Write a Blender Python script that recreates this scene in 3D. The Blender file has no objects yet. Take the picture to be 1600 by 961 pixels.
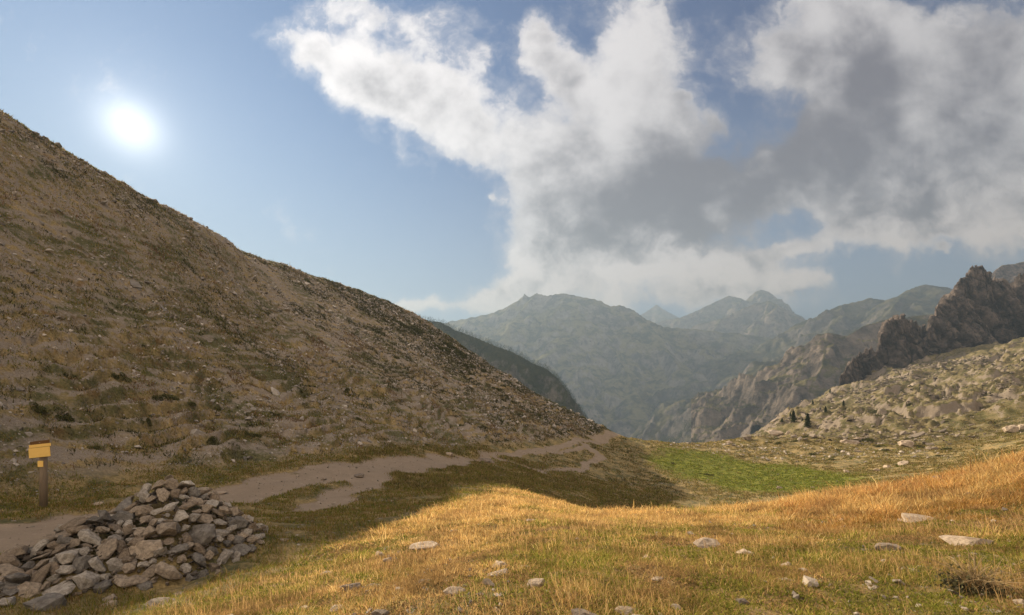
import bpy, bmesh, math, random
import numpy as np
from mathutils import Vector, Matrix, Euler

# ---------------------------------------------------------------- camera, sky, sun, exposure
scene = bpy.context.scene
C = scene.collection
F, HZ = 711.0, 600.0          # focal length in photo pixels, row of the level horizon
SUN = np.array([-595 / F, 1.0, 402 / F]); SUN /= np.linalg.norm(SUN)
SUN_EL = math.asin(SUN[2]); SUN_AZ = math.atan2(SUN[0], SUN[1])   # azimuth from +Y towards +X

cam_d = bpy.data.cameras.new('camera'); cam = bpy.data.objects.new('camera', cam_d); C.objects.link(cam)
cam.location = (0, 0, 0); cam.rotation_euler = (math.radians(90), 0, 0)
cam_d.sensor_width = 36; cam_d.lens = 36 * F / 1600
cam_d.shift_y = (HZ - 480.5) / 1600
cam_d.clip_start = 0.1; cam_d.clip_end = 60000
scene.camera = cam

sun_d = bpy.data.lights.new('sun', 'SUN'); sun_o = bpy.data.objects.new('sun', sun_d); C.objects.link(sun_o)
sun_d.energy = 5.0; sun_d.angle = math.radians(0.6); sun_d.color = (1.0, 0.83, 0.60)
sun_o.rotation_euler = Vector(SUN).to_track_quat('Z', 'Y').to_euler()
sun_o.location = (-60, 70, 60)

SKY_STRENGTH = 0.12
scene.view_settings.view_transform = 'Standard'; scene.view_settings.look = 'None'
scene.view_settings.exposure = 1.9; scene.view_settings.gamma = 1
scene.view_settings.use_curve_mapping = False
scene.render.engine = 'CYCLES'
cy = scene.cycles
cy.use_denoising = True
cy.max_bounces = 6; cy.diffuse_bounces = 3; cy.glossy_bounces = 2; cy.transmission_bounces = 3
cy.transparent_max_bounces = 8; cy.volume_bounces = 1
cy.sample_clamp_indirect = 4.0
cy.caustics_reflective = False; cy.caustics_refractive = False


class NT:
    """small helper for building node trees"""
    def __init__(s, tree): s.t = tree
    def n(s, typ, **kw):
        nd = s.t.nodes.new(typ)
        for k, v in kw.items(): setattr(nd, k, v)
        return nd
    def put(s, sock, v):
        if v is None: return
        if isinstance(v, bpy.types.NodeSocket): s.t.links.new(v, sock)
        elif isinstance(v, (tuple, list)) and len(v) == 3 and sock.type == 'RGBA': sock.default_value = (*v, 1)
        else: sock.default_value = v
    def m(s, op, a, b=None, c=None, clamp=False):
        nd = s.n('ShaderNodeMath', operation=op, use_clamp=clamp)
        s.put(nd.inputs[0], a); s.put(nd.inputs[1], b); s.put(nd.inputs[2], c)
        return nd.outputs[0]
    def vm(s, op, a, b=None, c=None, scale=None):
        nd = s.n('ShaderNodeVectorMath', operation=op)
        s.put(nd.inputs[0], a); s.put(nd.inputs[1], b); s.put(nd.inputs[2], c)
        if scale is not None: s.put(nd.inputs['Scale'], scale)
        return nd.outputs['Value'] if op in ('DOT_PRODUCT', 'LENGTH') else nd.outputs[0]
    def mix(s, f, a, b, mode='MIX'):
        nd = s.n('ShaderNodeMix', data_type='RGBA', blend_type=mode)
        s.put(nd.inputs[0], f); s.put(nd.inputs[6], a); s.put(nd.inputs[7], b)
        return nd.outputs[2]
    def noise(s, vec, scale, detail=4, rough=0.55, dist=0.0, dim='3D', color=False):
        nd = s.n('ShaderNodeTexNoise', noise_dimensions=dim)
        s.put(nd.inputs['Vector'], vec); nd.inputs['Scale'].default_value = scale
        nd.inputs['Detail'].default_value = detail; nd.inputs['Roughness'].default_value = rough
        nd.inputs['Distortion'].default_value = dist
        return nd.outputs['Color' if color else 'Fac']
    def ss(s, v, lo, hi, a=0.0, b=1.0):
        nd = s.n('ShaderNodeMapRange', interpolation_type='SMOOTHSTEP')
        s.put(nd.inputs[0], v); s.put(nd.inputs[1], lo); s.put(nd.inputs[2], hi)
        nd.inputs[3].default_value = a; nd.inputs[4].default_value = b
        return nd.outputs[0]


def build_world():
    w = bpy.data.worlds.new('World'); scene.world = w; w.use_nodes = True
    t = w.node_tree; t.nodes.clear(); T = NT(t)
    sky = T.n('ShaderNodeTexSky', sky_type='NISHITA', sun_disc=False)
    sky.sun_elevation = SUN_EL; sky.sun_rotation = SUN_AZ
    sky.altitude = 2400; sky.air_density = 1.2; sky.dust_density = 0.15; sky.ozone_density = 3.0
    tc = T.n('ShaderNodeTexCoord')
    d = T.vm('NORMALIZE', tc.outputs['Generated'])
    sep = T.n('ShaderNodeSeparateXYZ'); T.put(sep.inputs[0], d)
    x, y, z = sep.outputs
    # gnomonic sky coordinates about north, mirrored to the south half
    ya = T.m('MAXIMUM', T.m('ABSOLUTE', y), 0.08)
    u = T.m('DIVIDE', x, ya); v = T.m('DIVIDE', z, ya)
    comb = T.n('ShaderNodeCombineXYZ'); T.put(comb.inputs[0], u); T.put(comb.inputs[1], v)
    uv = comb.outputs[0]
    w1 = T.noise(uv, 3.4, 3, 0.5, color=True)
    w2 = T.noise(uv, 11.0, 6, 0.62, color=True)
    uvw = T.vm('ADD', uv, T.vm('MULTIPLY', T.vm('SUBTRACT', w1, (0.5, 0.5, 0.5)), (0.15, 0.12, 0)))
    uvw = T.vm('ADD', uvw, T.vm('MULTIPLY', T.vm('SUBTRACT', w2, (0.5, 0.5, 0.5)), (0.10, 0.09, 0)))

    def px(a, b): return ((a - 800) / F, (HZ - b) / F)
    def blobs(vec, items):
        tot = None
        for (cx, cyy, rx, ry, ang, amp) in items:
            c = px(cx, cyy)
            mp = T.n('ShaderNodeMapping', vector_type='TEXTURE')
            T.put(mp.inputs['Vector'], vec)
            mp.inputs['Location'].default_value = (c[0], c[1], 0)
            mp.inputs['Rotation'].default_value = (0, 0, math.radians(-ang))
            mp.inputs['Scale'].default_value = (rx / F, ry / F, 1)
            q = T.vm('DOT_PRODUCT', mp.outputs[0], mp.outputs[0])
            e = T.m('POWER', 0.36788, q)
            tot = T.m('MULTIPLY_ADD', e, amp, tot if tot is not None else 0.0)
        return tot
    # how much cloud stands where: (x, y, half length, half width, tilt, amount)
    cover = blobs(uvw, [
        (490, 80, 90, 38, 15, 0.70), (600, 125, 110, 50, 25, 0.85), (720, 195, 120, 55, 27, 0.95), (600, 15, 120, 34, 5, 0.6),
        (710, 95, 95, 45, 20, 0.38), (1010, 150, 60, 70, 0, 0.5), (870, 110, 50, 60, 0, .35),
        (845, 60, 34, 55, 0, 0.75), (885, 130, 30, 60, -20, 0.5), (985, 70, 70, 100, 8, 0.85), (880, 270, 75, 75, 0, 0.85), (1000, 230, 120, 90, 0, 0.8),
        (880, 370, 80, 55, 0, 0.9), (1020, 340, 140, 60, 0, 0.9), (1180, 290, 130, 60, 0, 0.8),
        (1300, 60, 100, 75, 0, 0.95), (1220, 95, 60, 36, 0, 0.5), (1470, 200, 160, 140, 0, 1.0), (1320, 220, 100, 50, 0, 0.8), (1400, 80, 150, 80, 0, .5),
        (1590, 110, 100, 120, 0, 0.5), (1540, 330, 190, 55, 0, 1.0), (1370, 360, 110, 30, -4, 0.85),
        (900, 420, 100, 34, 0, 1.0), (1060, 425, 120, 26, 0, 0.75), (1200, 430, 85, 20, 0, 1.1), (1215, 392, 60, 14, -8, 0.8), (1265, 350, 45, 20, -10, -0.5), (1320, 425, 40, 16, 0, -0.5), (1120, 452, 60, 12, 0, 0.6),
        (780, 462, 70, 20, -14, 1.0), (650, 480, 50, 14, 0, 0.8), (1060, 468, 200, 20, 0, 0.6),
        (1130, 80, 90, 70, 20, 0.36), (1480, 395, 14, 6, 0, 0.5), (1068, 150, 18, 8, 10, 0.35), (1115, 185, 24, 12, 30, 0.4),
        (1000, -140, 400, 80, 0, 0.5), (1900, 150, 260, 250, 0, 0.9), (-150, -120, 260, 80, 0, 0.4),
        (766, 308, 9, 7, 0, 0.4), (40, 50, 90, 40, 10, 0.15)])
    f1 = T.noise(uv, 5.0, 9, 0.60, 0.2)
    f2 = T.noise(uvw, 17.0, 7, 0.62)
    fl = T.noise(T.vm('MULTIPLY', uv, (1.0, 1.6, 1)), 2.6, 6, 0.55)
    # the same cloud field a step towards the sun: tells the lit flank from the far one
    su, sv = px(205, 198)
    tos = T.vm('NORMALIZE', T.vm('SUBTRACT', (su, sv, 0), uv))
    uv2 = T.vm('ADD', uv, T.vm('SCALE', tos, scale=0.05))
    f1b = T.noise(uv2, 5.0, 6, 0.55, 0.2)
    noi = T.m('ADD', T.m('MULTIPLY', T.m('SUBTRACT', f1, 0.5), 1.35), T.m('MULTIPLY', T.m('SUBTRACT', f2, 0.5), 0.85))
    dens = T.m('ADD', cover, noi)
    # behind the camera: unseen cloud cover, added to fill the shade
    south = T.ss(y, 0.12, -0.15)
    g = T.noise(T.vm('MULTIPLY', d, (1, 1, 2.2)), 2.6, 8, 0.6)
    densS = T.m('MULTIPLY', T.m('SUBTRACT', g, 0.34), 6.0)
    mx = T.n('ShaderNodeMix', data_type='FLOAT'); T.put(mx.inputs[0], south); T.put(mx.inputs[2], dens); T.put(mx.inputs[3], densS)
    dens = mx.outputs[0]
    alpha = T.m('ADD', T.m('MULTIPLY', T.ss(dens, 0.12, 0.80), 0.75), T.m('MULTIPLY', T.ss(dens, 0.38, 0.58), 0.25))
    alpha = T.m('MULTIPLY', alpha, T.ss(z, -0.02, 0.05))
    lowz0 = T.ss(z, 0.42, 0.2)
    shade = T.m('ADD', T.m('MULTIPLY', T.m('SUBTRACT', f1b, f1), 2.6), T.m('ADD', T.m('MULTIPLY', T.m('SUBTRACT', fl, 0.5), 2.2), T.m('MULTIPLY', T.m('SUBTRACT', 0.5, f2), T.m('MULTIPLY_ADD', lowz0, 2.4, 0.7))))
    # deep parts of the cloud bank, where little light comes through
    deep = blobs(uvw, [(1010, 320, 150, 80, 0, 0.85), (1180, 265, 150, 80, -10, 1.0), (1340, 150, 120, 80, -25, 0.7), (1480, 250, 160, 90, 0, 0.45), (1540, 60, 110, 70, 0, 0.4),
                       (860, 230, 60, 40, 20, 0.2), (1210, 450, 80, 10, 0, 0.7), (1050, 428, 220, 20, 0, -0.75), (1400, 375, 130, 24, -3, -0.5), (860, 330, 50, 70, 0, -0.3), (1040, 375, 110, 26, 0, 0.5), (700, 150, 150, 40, 25, -0.2), (920, 290, 60, 40, 0, .2), (960, 70, 90, 90, 0, -0.25), (1080, 370, 60, 40, 0, .3)])
    thick = T.m('ADD', T.ss(dens, 0.65, 1.75, 0.0, 0.35), T.m('ADD', deep, T.m('MULTIPLY', shade, T.ss(dens, 0.4, 0.9))))
    thick = T.ss(thick, -0.38, 1.15)
    sd = T.vm('DOT_PRODUCT', d, tuple(SUN))
    near = T.m('POWER', T.m('MAXIMUM', sd, 0.0), 3.0)
    lowz = T.ss(z, 0.36, 0.08)
    white = T.mix(near, (1.5, 1.4, 1.4), (3.0, 2.8, 2.75))
    white = T.mix(T.m('MULTIPLY', lowz, 0.8), white, (2.9, 2.25, 1.8))
    grey = T.mix(lowz, (0.33, 0.27, 0.35), (0.62, 0.50, 0.48))
    cloud = T.mix(thick, white, grey)
    # fill light: the added southern clouds are coloured warm and bright
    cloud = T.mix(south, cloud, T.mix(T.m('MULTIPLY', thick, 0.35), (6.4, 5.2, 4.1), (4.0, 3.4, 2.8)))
    # soft shoulder on the very bright sky round the sun
    lum = T.vm('DOT_PRODUCT', sky.outputs[0], (0.3, 0.5, 0.2))
    skyc = T.vm('SCALE', sky.outputs[0], scale=T.m('DIVIDE', 1.0, T.m('MULTIPLY_ADD', lum, 0.10, 1.0)))
    skyc = T.vm('MULTIPLY', skyc, (0.060, 0.140, 0.208))
    skyc = T.vm('MULTIPLY', skyc, T.mix(near, (0.35, 0.55, 0.85), (1.45, 1.50, 1.45)))
    skyc = T.mix(T.m('MULTIPLY', T.ss(z, 0.60, 0.02), 0.60), skyc, (0.98, 1.24, 1.46))
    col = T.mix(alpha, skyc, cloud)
    # aureole and disc of the sun (it gives off light)
    a1 = T.m('POWER', T.m('MAXIMUM', sd, 0.0), 30.0)
    a2 = T.m('POWER', T.m('MAXIMUM', sd, 0.0), 1500.0)
    a3 = T.m('POWER', T.m('MAXIMUM', sd, 0.0), 250.0)
    glow = T.m('ADD', T.m('ADD', T.m('MULTIPLY', a1, 0.30), T.m('MULTIPLY', a2, 2.4)), T.m('MULTIPLY', a3, 0.45))
    gl = T.vm('SCALE', (1.0, 0.95, 0.86), scale=glow)
    col = T.vm('ADD', col, gl)
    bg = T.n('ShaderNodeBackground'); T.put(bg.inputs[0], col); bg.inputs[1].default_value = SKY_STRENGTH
    out = T.n('ShaderNodeOutputWorld'); t.links.new(bg.outputs[0], out.inputs[0])
    w.cycles.sampling_method = 'MANUAL'; w.cycles.sample_map_resolution = 512


build_world()

# ---------------------------------------------------------------- noise and terrain functions
rng = np.random.default_rng(7)
_perm = rng.permutation(4096).astype(np.int64)
_g2 = rng.normal(size=(4096, 3)); _g2 /= np.linalg.norm(_g2, axis=1)[:, None]


def perlin(x, y, z=None):
    x = np.asarray(x, float); y = np.asarray(y, float)
    xi = np.floor(x).astype(np.int64); yi = np.floor(y).astype(np.int64)
    xf = x - xi; yf = y - yi
    u = xf ** 3 * (xf * (xf * 6 - 15) + 10); v = yf ** 3 * (yf * (yf * 6 - 15) + 10)
    if z is None:
        def g(ix, iy, fx, fy):
            h = _perm[(_perm[ix & 4095] + iy) & 4095]
            gr = _g2[h]; return gr[..., 0] * fx + gr[..., 1] * fy
        a = g(xi, yi, xf, yf); b = g(xi + 1, yi, xf - 1, yf)
        c = g(xi, yi + 1, xf, yf - 1); d = g(xi + 1, yi + 1, xf - 1, yf - 1)
        return ((a + (b - a) * u) * (1 - v) + (c + (d - c) * u) * v) * 1.5
    z = np.asarray(z, float); zi = np.floor(z).astype(np.int64); zf = z - zi
    w = zf ** 3 * (zf * (zf * 6 - 15) + 10)
    def g3(ix, iy, iz, fx, fy, fz):
        h = _perm[(_perm[(_perm[ix & 4095] + iy) & 4095] + iz) & 4095]
        gr = _g2[h]; return gr[..., 0] * fx + gr[..., 1] * fy + gr[..., 2] * fz
    r = 0
    for dz, ww in ((0, 1 - w), (1, w)):
        a = g3(xi, yi, zi + dz, xf, yf, zf - dz); b = g3(xi + 1, yi, zi + dz, xf - 1, yf, zf - dz)
        c = g3(xi, yi + 1, zi + dz, xf, yf - 1, zf - dz); d = g3(xi + 1, yi + 1, zi + dz, xf - 1, yf - 1, zf - dz)
        r = r + ((a + (b - a) * u) * (1 - v) + (c + (d - c) * u) * v) * ww
    return r * 1.5


def fbm(x, y, scale, octs=5, gain=0.5, off=0.0):
    r = 0; a = 1.0; s = 1 / scale
    for i in range(octs):
        r = r + a * perlin(x * s + off + 17.3 * i, y * s - off + 9.1 * i); a *= gain; s *= 2.03
    return r


def ridged(x, y, scale, octs=5, gain=0.5, off=0.0):
    r = 0; a = 1.0; s = 1 / scale; w = 1.0
    for i in range(octs):
        n = 1 - np.abs(perlin(x * s + off + 31.7 * i, y * s + off + 5.3 * i)) * 1.6
        n = np.clip(n, -0.5, 1) ** 2 * np.sign(n)
        r = r + a * n * w; w = np.clip(n * 1.3, 0.15, 1); a *= gain; s *= 2.07
    return r


def cells(u, v, seed):
    """fractured blocks: nearest-cell random height and tilt, and distance to the crack"""
    u = np.asarray(u, float); v = np.asarray(v, float); iu = np.floor(u).astype(np.int64); iv = np.floor(v).astype(np.int64)
    f1 = np.full(u.shape, 9.0); f2 = np.full(u.shape, 9.0); hid = np.zeros(u.shape, np.int64); cu = np.zeros(u.shape); cv = np.zeros(u.shape)
    for a in (-1, 0, 1):
        for b in (-1, 0, 1):
            h = _perm[(_perm[(iu + a + seed * 131) & 4095] + iv + b) & 4095]
            px_ = iu + a + 0.5 + 0.45 * _g2[h, 0]; py_ = iv + b + 0.5 + 0.45 * _g2[h, 1]
            d = np.hypot(u - px_, v - py_); m = d < f1
            f2 = np.where(m, f1, np.minimum(f2, d)); f1 = np.where(m, d, f1); hid = np.where(m, h, hid); cu = np.where(m, px_, cu); cv = np.where(m, py_, cv)
    return _g2[hid, 2] + 0.9 * _g2[(hid * 7 + 5) & 4095, 0] * (u - cu) + 0.7 * _g2[(hid * 13 + 3) & 4095, 1] * (v - cv), f2 - f1


def sstep(v, lo, hi):
    t = np.clip((v - lo) / (hi - lo), 0, 1); return t * t * (3 - 2 * t)


def P(px, py, d): return np.array([(px - 800) / F * d, d, (HZ - py) / F * d])


class TPS:
    def __init__(s, pts, smooth=0.0):
        p = np.array(pts, float); s.p = p[:, :2]; n = len(p)
        K = s.k(s.p, s.p) + np.eye(n) * smooth
        A = np.zeros((n + 3, n + 3)); A[:n, :n] = K; A[:n, n] = 1; A[:n, n + 1:] = s.p; A[n:, :n] = A[:n, n:].T
        s.w = np.linalg.solve(A, np.concatenate([p[:, 2], [0, 0, 0]]))
    @staticmethod
    def k(a, b):
        d2 = (a[:, None, 0] - b[None, :, 0]) ** 2 + (a[:, None, 1] - b[None, :, 1]) ** 2
        return np.sqrt(d2 + 0.25)          # linear kernel: gentle, no overshoot
    def __call__(s, x, y):
        x = np.asarray(x, float); sh = x.shape; q = np.stack([x.ravel(), np.asarray(y, float).ravel()], 1)
        out = np.empty(len(q)); n = len(s.p)
        for i in range(0, len(q), 60000):
            c = q[i:i + 60000]
            out[i:i + 60000] = s.k(c, s.p) @ s.w[:n] + s.w[n] + c @ s.w[n + 1:]
        return out.reshape(sh)


RIDGE = [(-150, 90, 33), (0, 172, 38), (120, 245, 42), (205, 293, 46), (267, 327, 50), (312, 351, 53), (351, 373, 57),
         (400, 400, 68), (461, 421, 79), (520, 442, 90), (560, 456, 95), (600, 470, 97), (660, 500, 97), (705, 529, 95),
         (750, 560, 92), (800, 592, 87), (850, 620, 82), (900, 646, 80), (940, 667, 80), (965, 679, 84)]
FOOT = [(-100, 780, 13), (0, 765, 15.5), (200, 742, 19.5), (340, 732, 22.5), (430, 722, 25), (520, 712, 29), (640, 700, 38),
        (760, 697, 49), (850, 692, 60), (920, 687, 72)]
pts = []
R3 = [P(*r) for r in RIDGE]; F3 = [P(*r) for r in FOOT]
pts += R3 + F3
# middle of the hill face: each foot point joined to ridge points across the slope
pair = [(0, 0), (1, 1), (2, 4), (3, 7), (4, 8), (5, 10), (6, 12), (7, 14), (8, 16), (9, 18)]
for fi, ri in pair:
    a, b = F3[fi], R3[ri]
    for t, h in ((0.18, 0.13), (0.4, 0.355), (0.65, 0.63), (0.85, 0.87)):
        q = a + (b - a) * t; q[2] = a[2] + (b[2] - a[2]) * h; pts.append(q)
for i, r in enumerate(R3):                     # behind the crest
    out = np.array([-1.0, 0.25]) if i < 9 else np.array([-0.75, 0.66]) if i < 12 else np.array([-0.1, 1.0])
    out /= np.linalg.norm(out); dz = 0.12 if i < 9 else 0.0 if i < 12 else -0.35
    for D, k in ((9, 1.0), (45, 0.9)):
        pts.append(np.array([r[0] + out[0] * D, r[1] + out[1] * D, r[2] + dz * k * D]))
GP = [  # foreground mound
    (800, 961, 3.2), (1200, 961, 3.2), (1600, 961, 3.35), (2000, 961, 3.3), (520, 961, 3.9), (330, 955, 5.1), (-300, 961, 5.5),
    (800, 880, 5.2), (1200, 880, 5.4), (1600, 850, 6.3), (600, 900, 5.6), (450, 900, 7.0), (1900, 800, 7),
    (400, 880, 8.2), (517, 844, 10.3), (634, 814, 13), (694, 787, 17), (767, 756, 26), (850, 768, 31), (900, 773, 36),
    (800, 812, 11), (800, 790, 16.5), (900, 812, 13.5), (900, 801, 17), (1000, 816, 12), (1000, 800, 16.5), (1100, 814, 11.5), (1100, 797, 16),
    (1250, 808, 11.5), (1250, 783, 16.5), (1400, 790, 11), (1400, 764, 16.5), (1500, 780, 10.5), (1500, 743, 16.5),
    (1600, 760, 10), (1600, 720, 15.5), (1750, 710, 11), (1750, 670, 16), (2000, 660, 12),
    # cairn, path, sign
    (330, 905, 7.2), (230, 928, 6.8), (20, 940, 6.2), (0, 961, 5.8), (415, 840, 9.3), (250, 822, 10.5), (0, 880, 9), (68, 793, 14), (0, 805, 13.2),
    (350, 790, 15), (480, 800, 15.5), (420, 755, 20), (520, 770, 19.5), (600, 755, 23), (560, 730, 26), (740, 715, 44), (650, 735, 30),
    (850, 712, 53), (930, 702, 63), (820, 735, 43), (800, 745, 36),
    # hollow and meadow
    (1000, 778, 43), (950, 760, 46), (1090, 775, 47), (1060, 745, 58), (1020, 715, 72), (960, 730, 58), (1150, 765, 50), (1250, 755, 52),
    (1250, 735, 62), (1150, 720, 74), (1250, 710, 78), (1400, 730, 58), (1380, 715, 70), (1500, 712, 64), (1600, 690, 64),
    (985, 688, 88), (1020, 692, 92), (1060, 695, 95), (1110, 691, 96), (1170, 684, 96), (1240, 679, 100), (1320, 684, 98), (1420, 697, 84),
    (1800, 650, 60), (2100, 560, 60)]
pts += [P(*g) for g in GP]
XYZ = [  # behind the mound crest the ground falls away out of sight; land beside and behind the viewer
    (2.5, 23, -6.0), (7, 22, -7.2), (8, 26, -8.8), (12, 24, -8), (18, 25, -7.5), (24, 27, -6.5), (14, 33, -10.5), (24, 36, -10), (6, 32, -9.0),
    (0, 0, -1.62), (1.2, 1.5, -1.6), (-1.2, 1.2, -1.68), (0, -8, -1.0), (12, -6, 0.2), (25, -20, 3), (0, -60, 4), (60, -60, 14), (-60, -60, 18), (-40, -20, 14), (-50, 10, 23), (-18, -6, -1.5), (-20, -25, 1),
    (45, 10, 4), (80, 10, 12), (160, 20, 40), (160, -120, 50), (-160, -120, 50), (-160, 0, 40), (-220, 220, 10), (0, -400, 60), (300, -300, 90), (-400, 0, 60),
    # beyond the lip: the valley head
    (22, 118, -26), (38, 122, -27), (52, 128, -27), (40, 170, -62), (10, 160, -50), (-40, 160, -15), (0, 260, -110), (60, 260, -100), (110, 330, -105), (130, 420, -140),
    (-120, 300, -60), (0, 420, -150), (100, 600, -170), (-100, 600, -170), (300, 700, -150), (-400, 500, -120), (-600, 200, -60)]
XYZ = [np.array(p, float) for p in XYZ]
SL = [  # rocky slope across the meadow
    (1300, 677, 130), (1250, 676, 150), (1220, 672, 175), (1205, 668, 200), (1225, 655, 250), (1255, 637, 300), (1285, 622, 345), (1310, 608, 385), (1345, 590, 400),
    (1400, 690, 100), (1400, 660, 150), (1400, 625, 215), (1400, 597, 330), (1415, 578, 395), (1320, 655, 200), (1320, 630, 280), (1500, 690, 95), (1500, 655, 140), (1500, 615, 200), (1500, 580, 290),
    (1465, 562, 380), (1515, 547, 390), (1600, 547, 395), (1600, 665, 100), (1600, 630, 145), (1600, 590, 200), (1600, 565, 290), (1800, 560, 150), (1800, 500, 250), (1800, 480, 390), (2100, 420, 200), (2100, 400, 390),
    (1515, 520, 425), (1600, 515, 430), (1400, 585, 450), (1800, 440, 500), (1280, 640, 430), (1230, 672, 350), (1190, 690, 260), (1180, 700, 190), (1175, 706, 150)]
pts += XYZ + [P(*g) for g in SL]
BASE = TPS(pts, 0.0)

# cairn heap: smooth cones that lift stones (and the soil under them)
HEAP = [(-6.62, 8.75, 1.50, 1.65), (-7.05, 7.6, 0.95, 1.3), (-7.5, 6.9, 0.55, 1.0), (-5.9, 8.75, 0.72, 1.0), (-6.1, 7.9, 0.80, 1.0), (-8.0, 7.5, 0.40, 0.9)]


def heap(x, y):
    r = np.zeros_like(np.asarray(x, float))
    for cx, cyy, h, rad in HEAP:
        d = np.hypot(x - cx, y - cyy) / rad
        r = np.maximum(r, h * np.clip(1 - d, 0, None) ** 0.92)
    return r


def seg_dist(x, y, pl):
    """distance to a polyline, and the parameter (0..n-1) of the nearest point"""
    best = np.full(np.shape(x), 1e18); par = np.zeros(np.shape(x))
    for i in range(len(pl) - 1):
        ax, ay = pl[i][:2]; bx, by = pl[i + 1][:2]
        L = (bx - ax) ** 2 + (by - ay) ** 2 + 1e-9
        t = np.clip(((x - ax) * (bx - ax) + (y - ay) * (by - ay)) / L, 0, 1)
        d = (x - ax - t * (bx - ax)) ** 2 + (y - ay - t * (by - ay)) ** 2
        m = d < best; best = np.where(m, d, best); par = np.where(m, i + t, par)
    return np.sqrt(best), par


def W(px, py, d): q = P(px, py, d); return (q[0], q[1])


# bare trail, as strips in world space: (centre line, half widths)
TRAILS = [
    ([(-16.5, 8.5), W(0, 845, 11), W(120, 815, 12.3), W(260, 790, 14.5), W(400, 757, 19.5), W(520, 738, 24), W(620, 722, 30), W(700, 714, 38), W(765, 711, 46)],
     [2.2, 1.9, 1.6, 1.35, 1.6, 2.0, 2.0, 1.4, 0.6]),
    ([W(765, 711, 46), W(830, 703, 53), W(900, 693, 66), W(960, 688, 80), W(1000, 690, 89)], [0.6, 0.7, 0.8, 0.8, 0.4]),
    ([W(765, 711, 46), W(840, 731, 44.5), W(900, 718, 51), W(938, 706, 60), W(915, 697, 65)], [0.4, 0.4, 0.6, 0.8, 0.6]),
    ([W(600, 742, 26.5), W(530, 778, 18.3), W(480, 798, 15.6), W(440, 806, 14.4)], [0.8, 0.7, 0.6, 0.2]),
    ([W(830, 700, 53), W(880, 703, 58), W(920, 697, 65)], [0.4, 0.5, 0.5]),
]


def masks(x, y):
    """path, hill, green, scree, mound weights in world space"""
    wx = x + 0.9 * fbm(x, y, 3.0, 3, off=3); wy = y + 0.9 * fbm(x, y, 3.0, 3, off=8)
    path = np.zeros(np.shape(x))
    for pl, wd in TRAILS:
        d, par = seg_dist(wx, wy, pl); wv = np.interp(par, np.arange(len(wd)), wd)
        path = np.maximum(path, sstep(wv - d, -0.25, 0.35))
    foot = [(f[0], f[1]) for f in F3]
    fx = np.interp(y, [-60, 0] + [f[1] for f in F3] + [100], [-22, -19] + [f[0] for f in F3] + [30])
    hill = sstep(fx - x, -0.6, 1.6)
    gx = x + 3 * fbm(x, y, 14, 3, off=1); gy = y + 3 * fbm(x, y, 14, 3, off=2)
    green = sstep(1.0 - np.sqrt(((gx - 31.5) / 11.5) ** 2 + ((gy - 62) / 20) ** 2), -0.12, 0.3)
    mound = sstep(26 - np.hypot(x - 4, (y + 1) * 1.0), -4, 4) * sstep(x - np.interp(y, [-20, 4, 8, 12, 17, 22], [-3, -4.1, -3.9, -3.3, -2.4, -1]), -0.5, 0.8)
    slope = sstep(x * 0.5 + y * 0.55 - 78 + 6 * fbm(x, y, 20, 3, off=5), -4, 10) * sstep(x, 28, 45)
    return dict(path=path, hill=hill, green=green, mound=mound, slope=slope)


def ground_z(x, y, fine=True):
    x = np.asarray(x, float); y = np.asarray(y, float)
    r = np.hypot(x, y); z = BASE(x, y)
    M = masks(x, y)
    far = sstep(r, 25, 110)
    amp = 0.05 + 0.10 * sstep(r, 6, 30) + 0.35 * far
    z = z + fbm(x, y, 6.0, 4, 0.5, 2) * amp * (1 - 0.6 * M['path']) * (1 - 0.75 * M['green'])
    # small tussocky relief
    z = z + fbm(x, y, 0.8, 3, 0.5, 6) * (0.055 * (1 - M['path']) + 0.008)
    # terracettes on the hill face: benches that run along the slope
    hill = M['hill'] * (1 - M['path'])
    th = z * 1.5 + 1.4 * fbm(x, y, 7, 3, off=11) + 0.3 * fbm(x, y, 1.6, 2, off=4)
    fr = th - np.floor(th)
    saw = np.where(fr < 0.8, 1 - fr / 0.8, (fr - 0.8) / 0.2) - 0.5
    tmask = sstep(fbm(x, y, 5, 3, off=21), -0.30, 0.25)
    low = 1 - sstep(z, -1, 7)
    z = z + hill * saw * tmask * (0.05 + 0.48 * low)
    z = z + hill * 0.13 * ridged(x + 0.3 * y, y * 0.5, 2.2, 3, 0.5, 14) * (0.3 + 0.7 * tmask)
    # cut bank over the path, worn trail
    z = z - 0.10 * M['path'] * sstep(60 - r, 0, 20)
    # rocky slope: ledges and knolls
    s = M['slope']
    if np.any(s > 0.01):
        k = ridged(x, y, 60, 5, 0.5, 40)
        led = ridged(x + 0.6 * y, y * 0.55 - x * 0.2, 22, 5, 0.55, 50)
        kf = sstep(r, 95, 200)
        zz = z + kf * (5.0 * (k - 0.7) + 2.2 * (led - 0.7)) + 0.4 * s * (ridged(x, y, 7, 4, 0.55, 60) - 0.6)
        oc = sstep(fbm(x, y, 38, 4, off=19) + 0.25 * sstep(x, 90, 160), -0.02, 0.28)
        bl = 0
        for size, am, sd in ((15, 2.0, 11), (6.5, 1.1, 12), (2.8, 0.55, 13)):
            c, cr = cells((x + 0.5 * y + 2 * fbm(x, y, 12, 2)) / size, (y - 0.2 * x + 2 * fbm(x, y, 12, 2, off=4)) / (size * 0.7), sd)
            bl = bl + am * c - am * 0.6 * (1 - sstep(cr, 0, 0.15))
        z = z + s * (zz - z + bl * kf * (0.06 + 0.6 * oc))
    z = z + 0.72 * heap(x, y)
    return z


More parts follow.
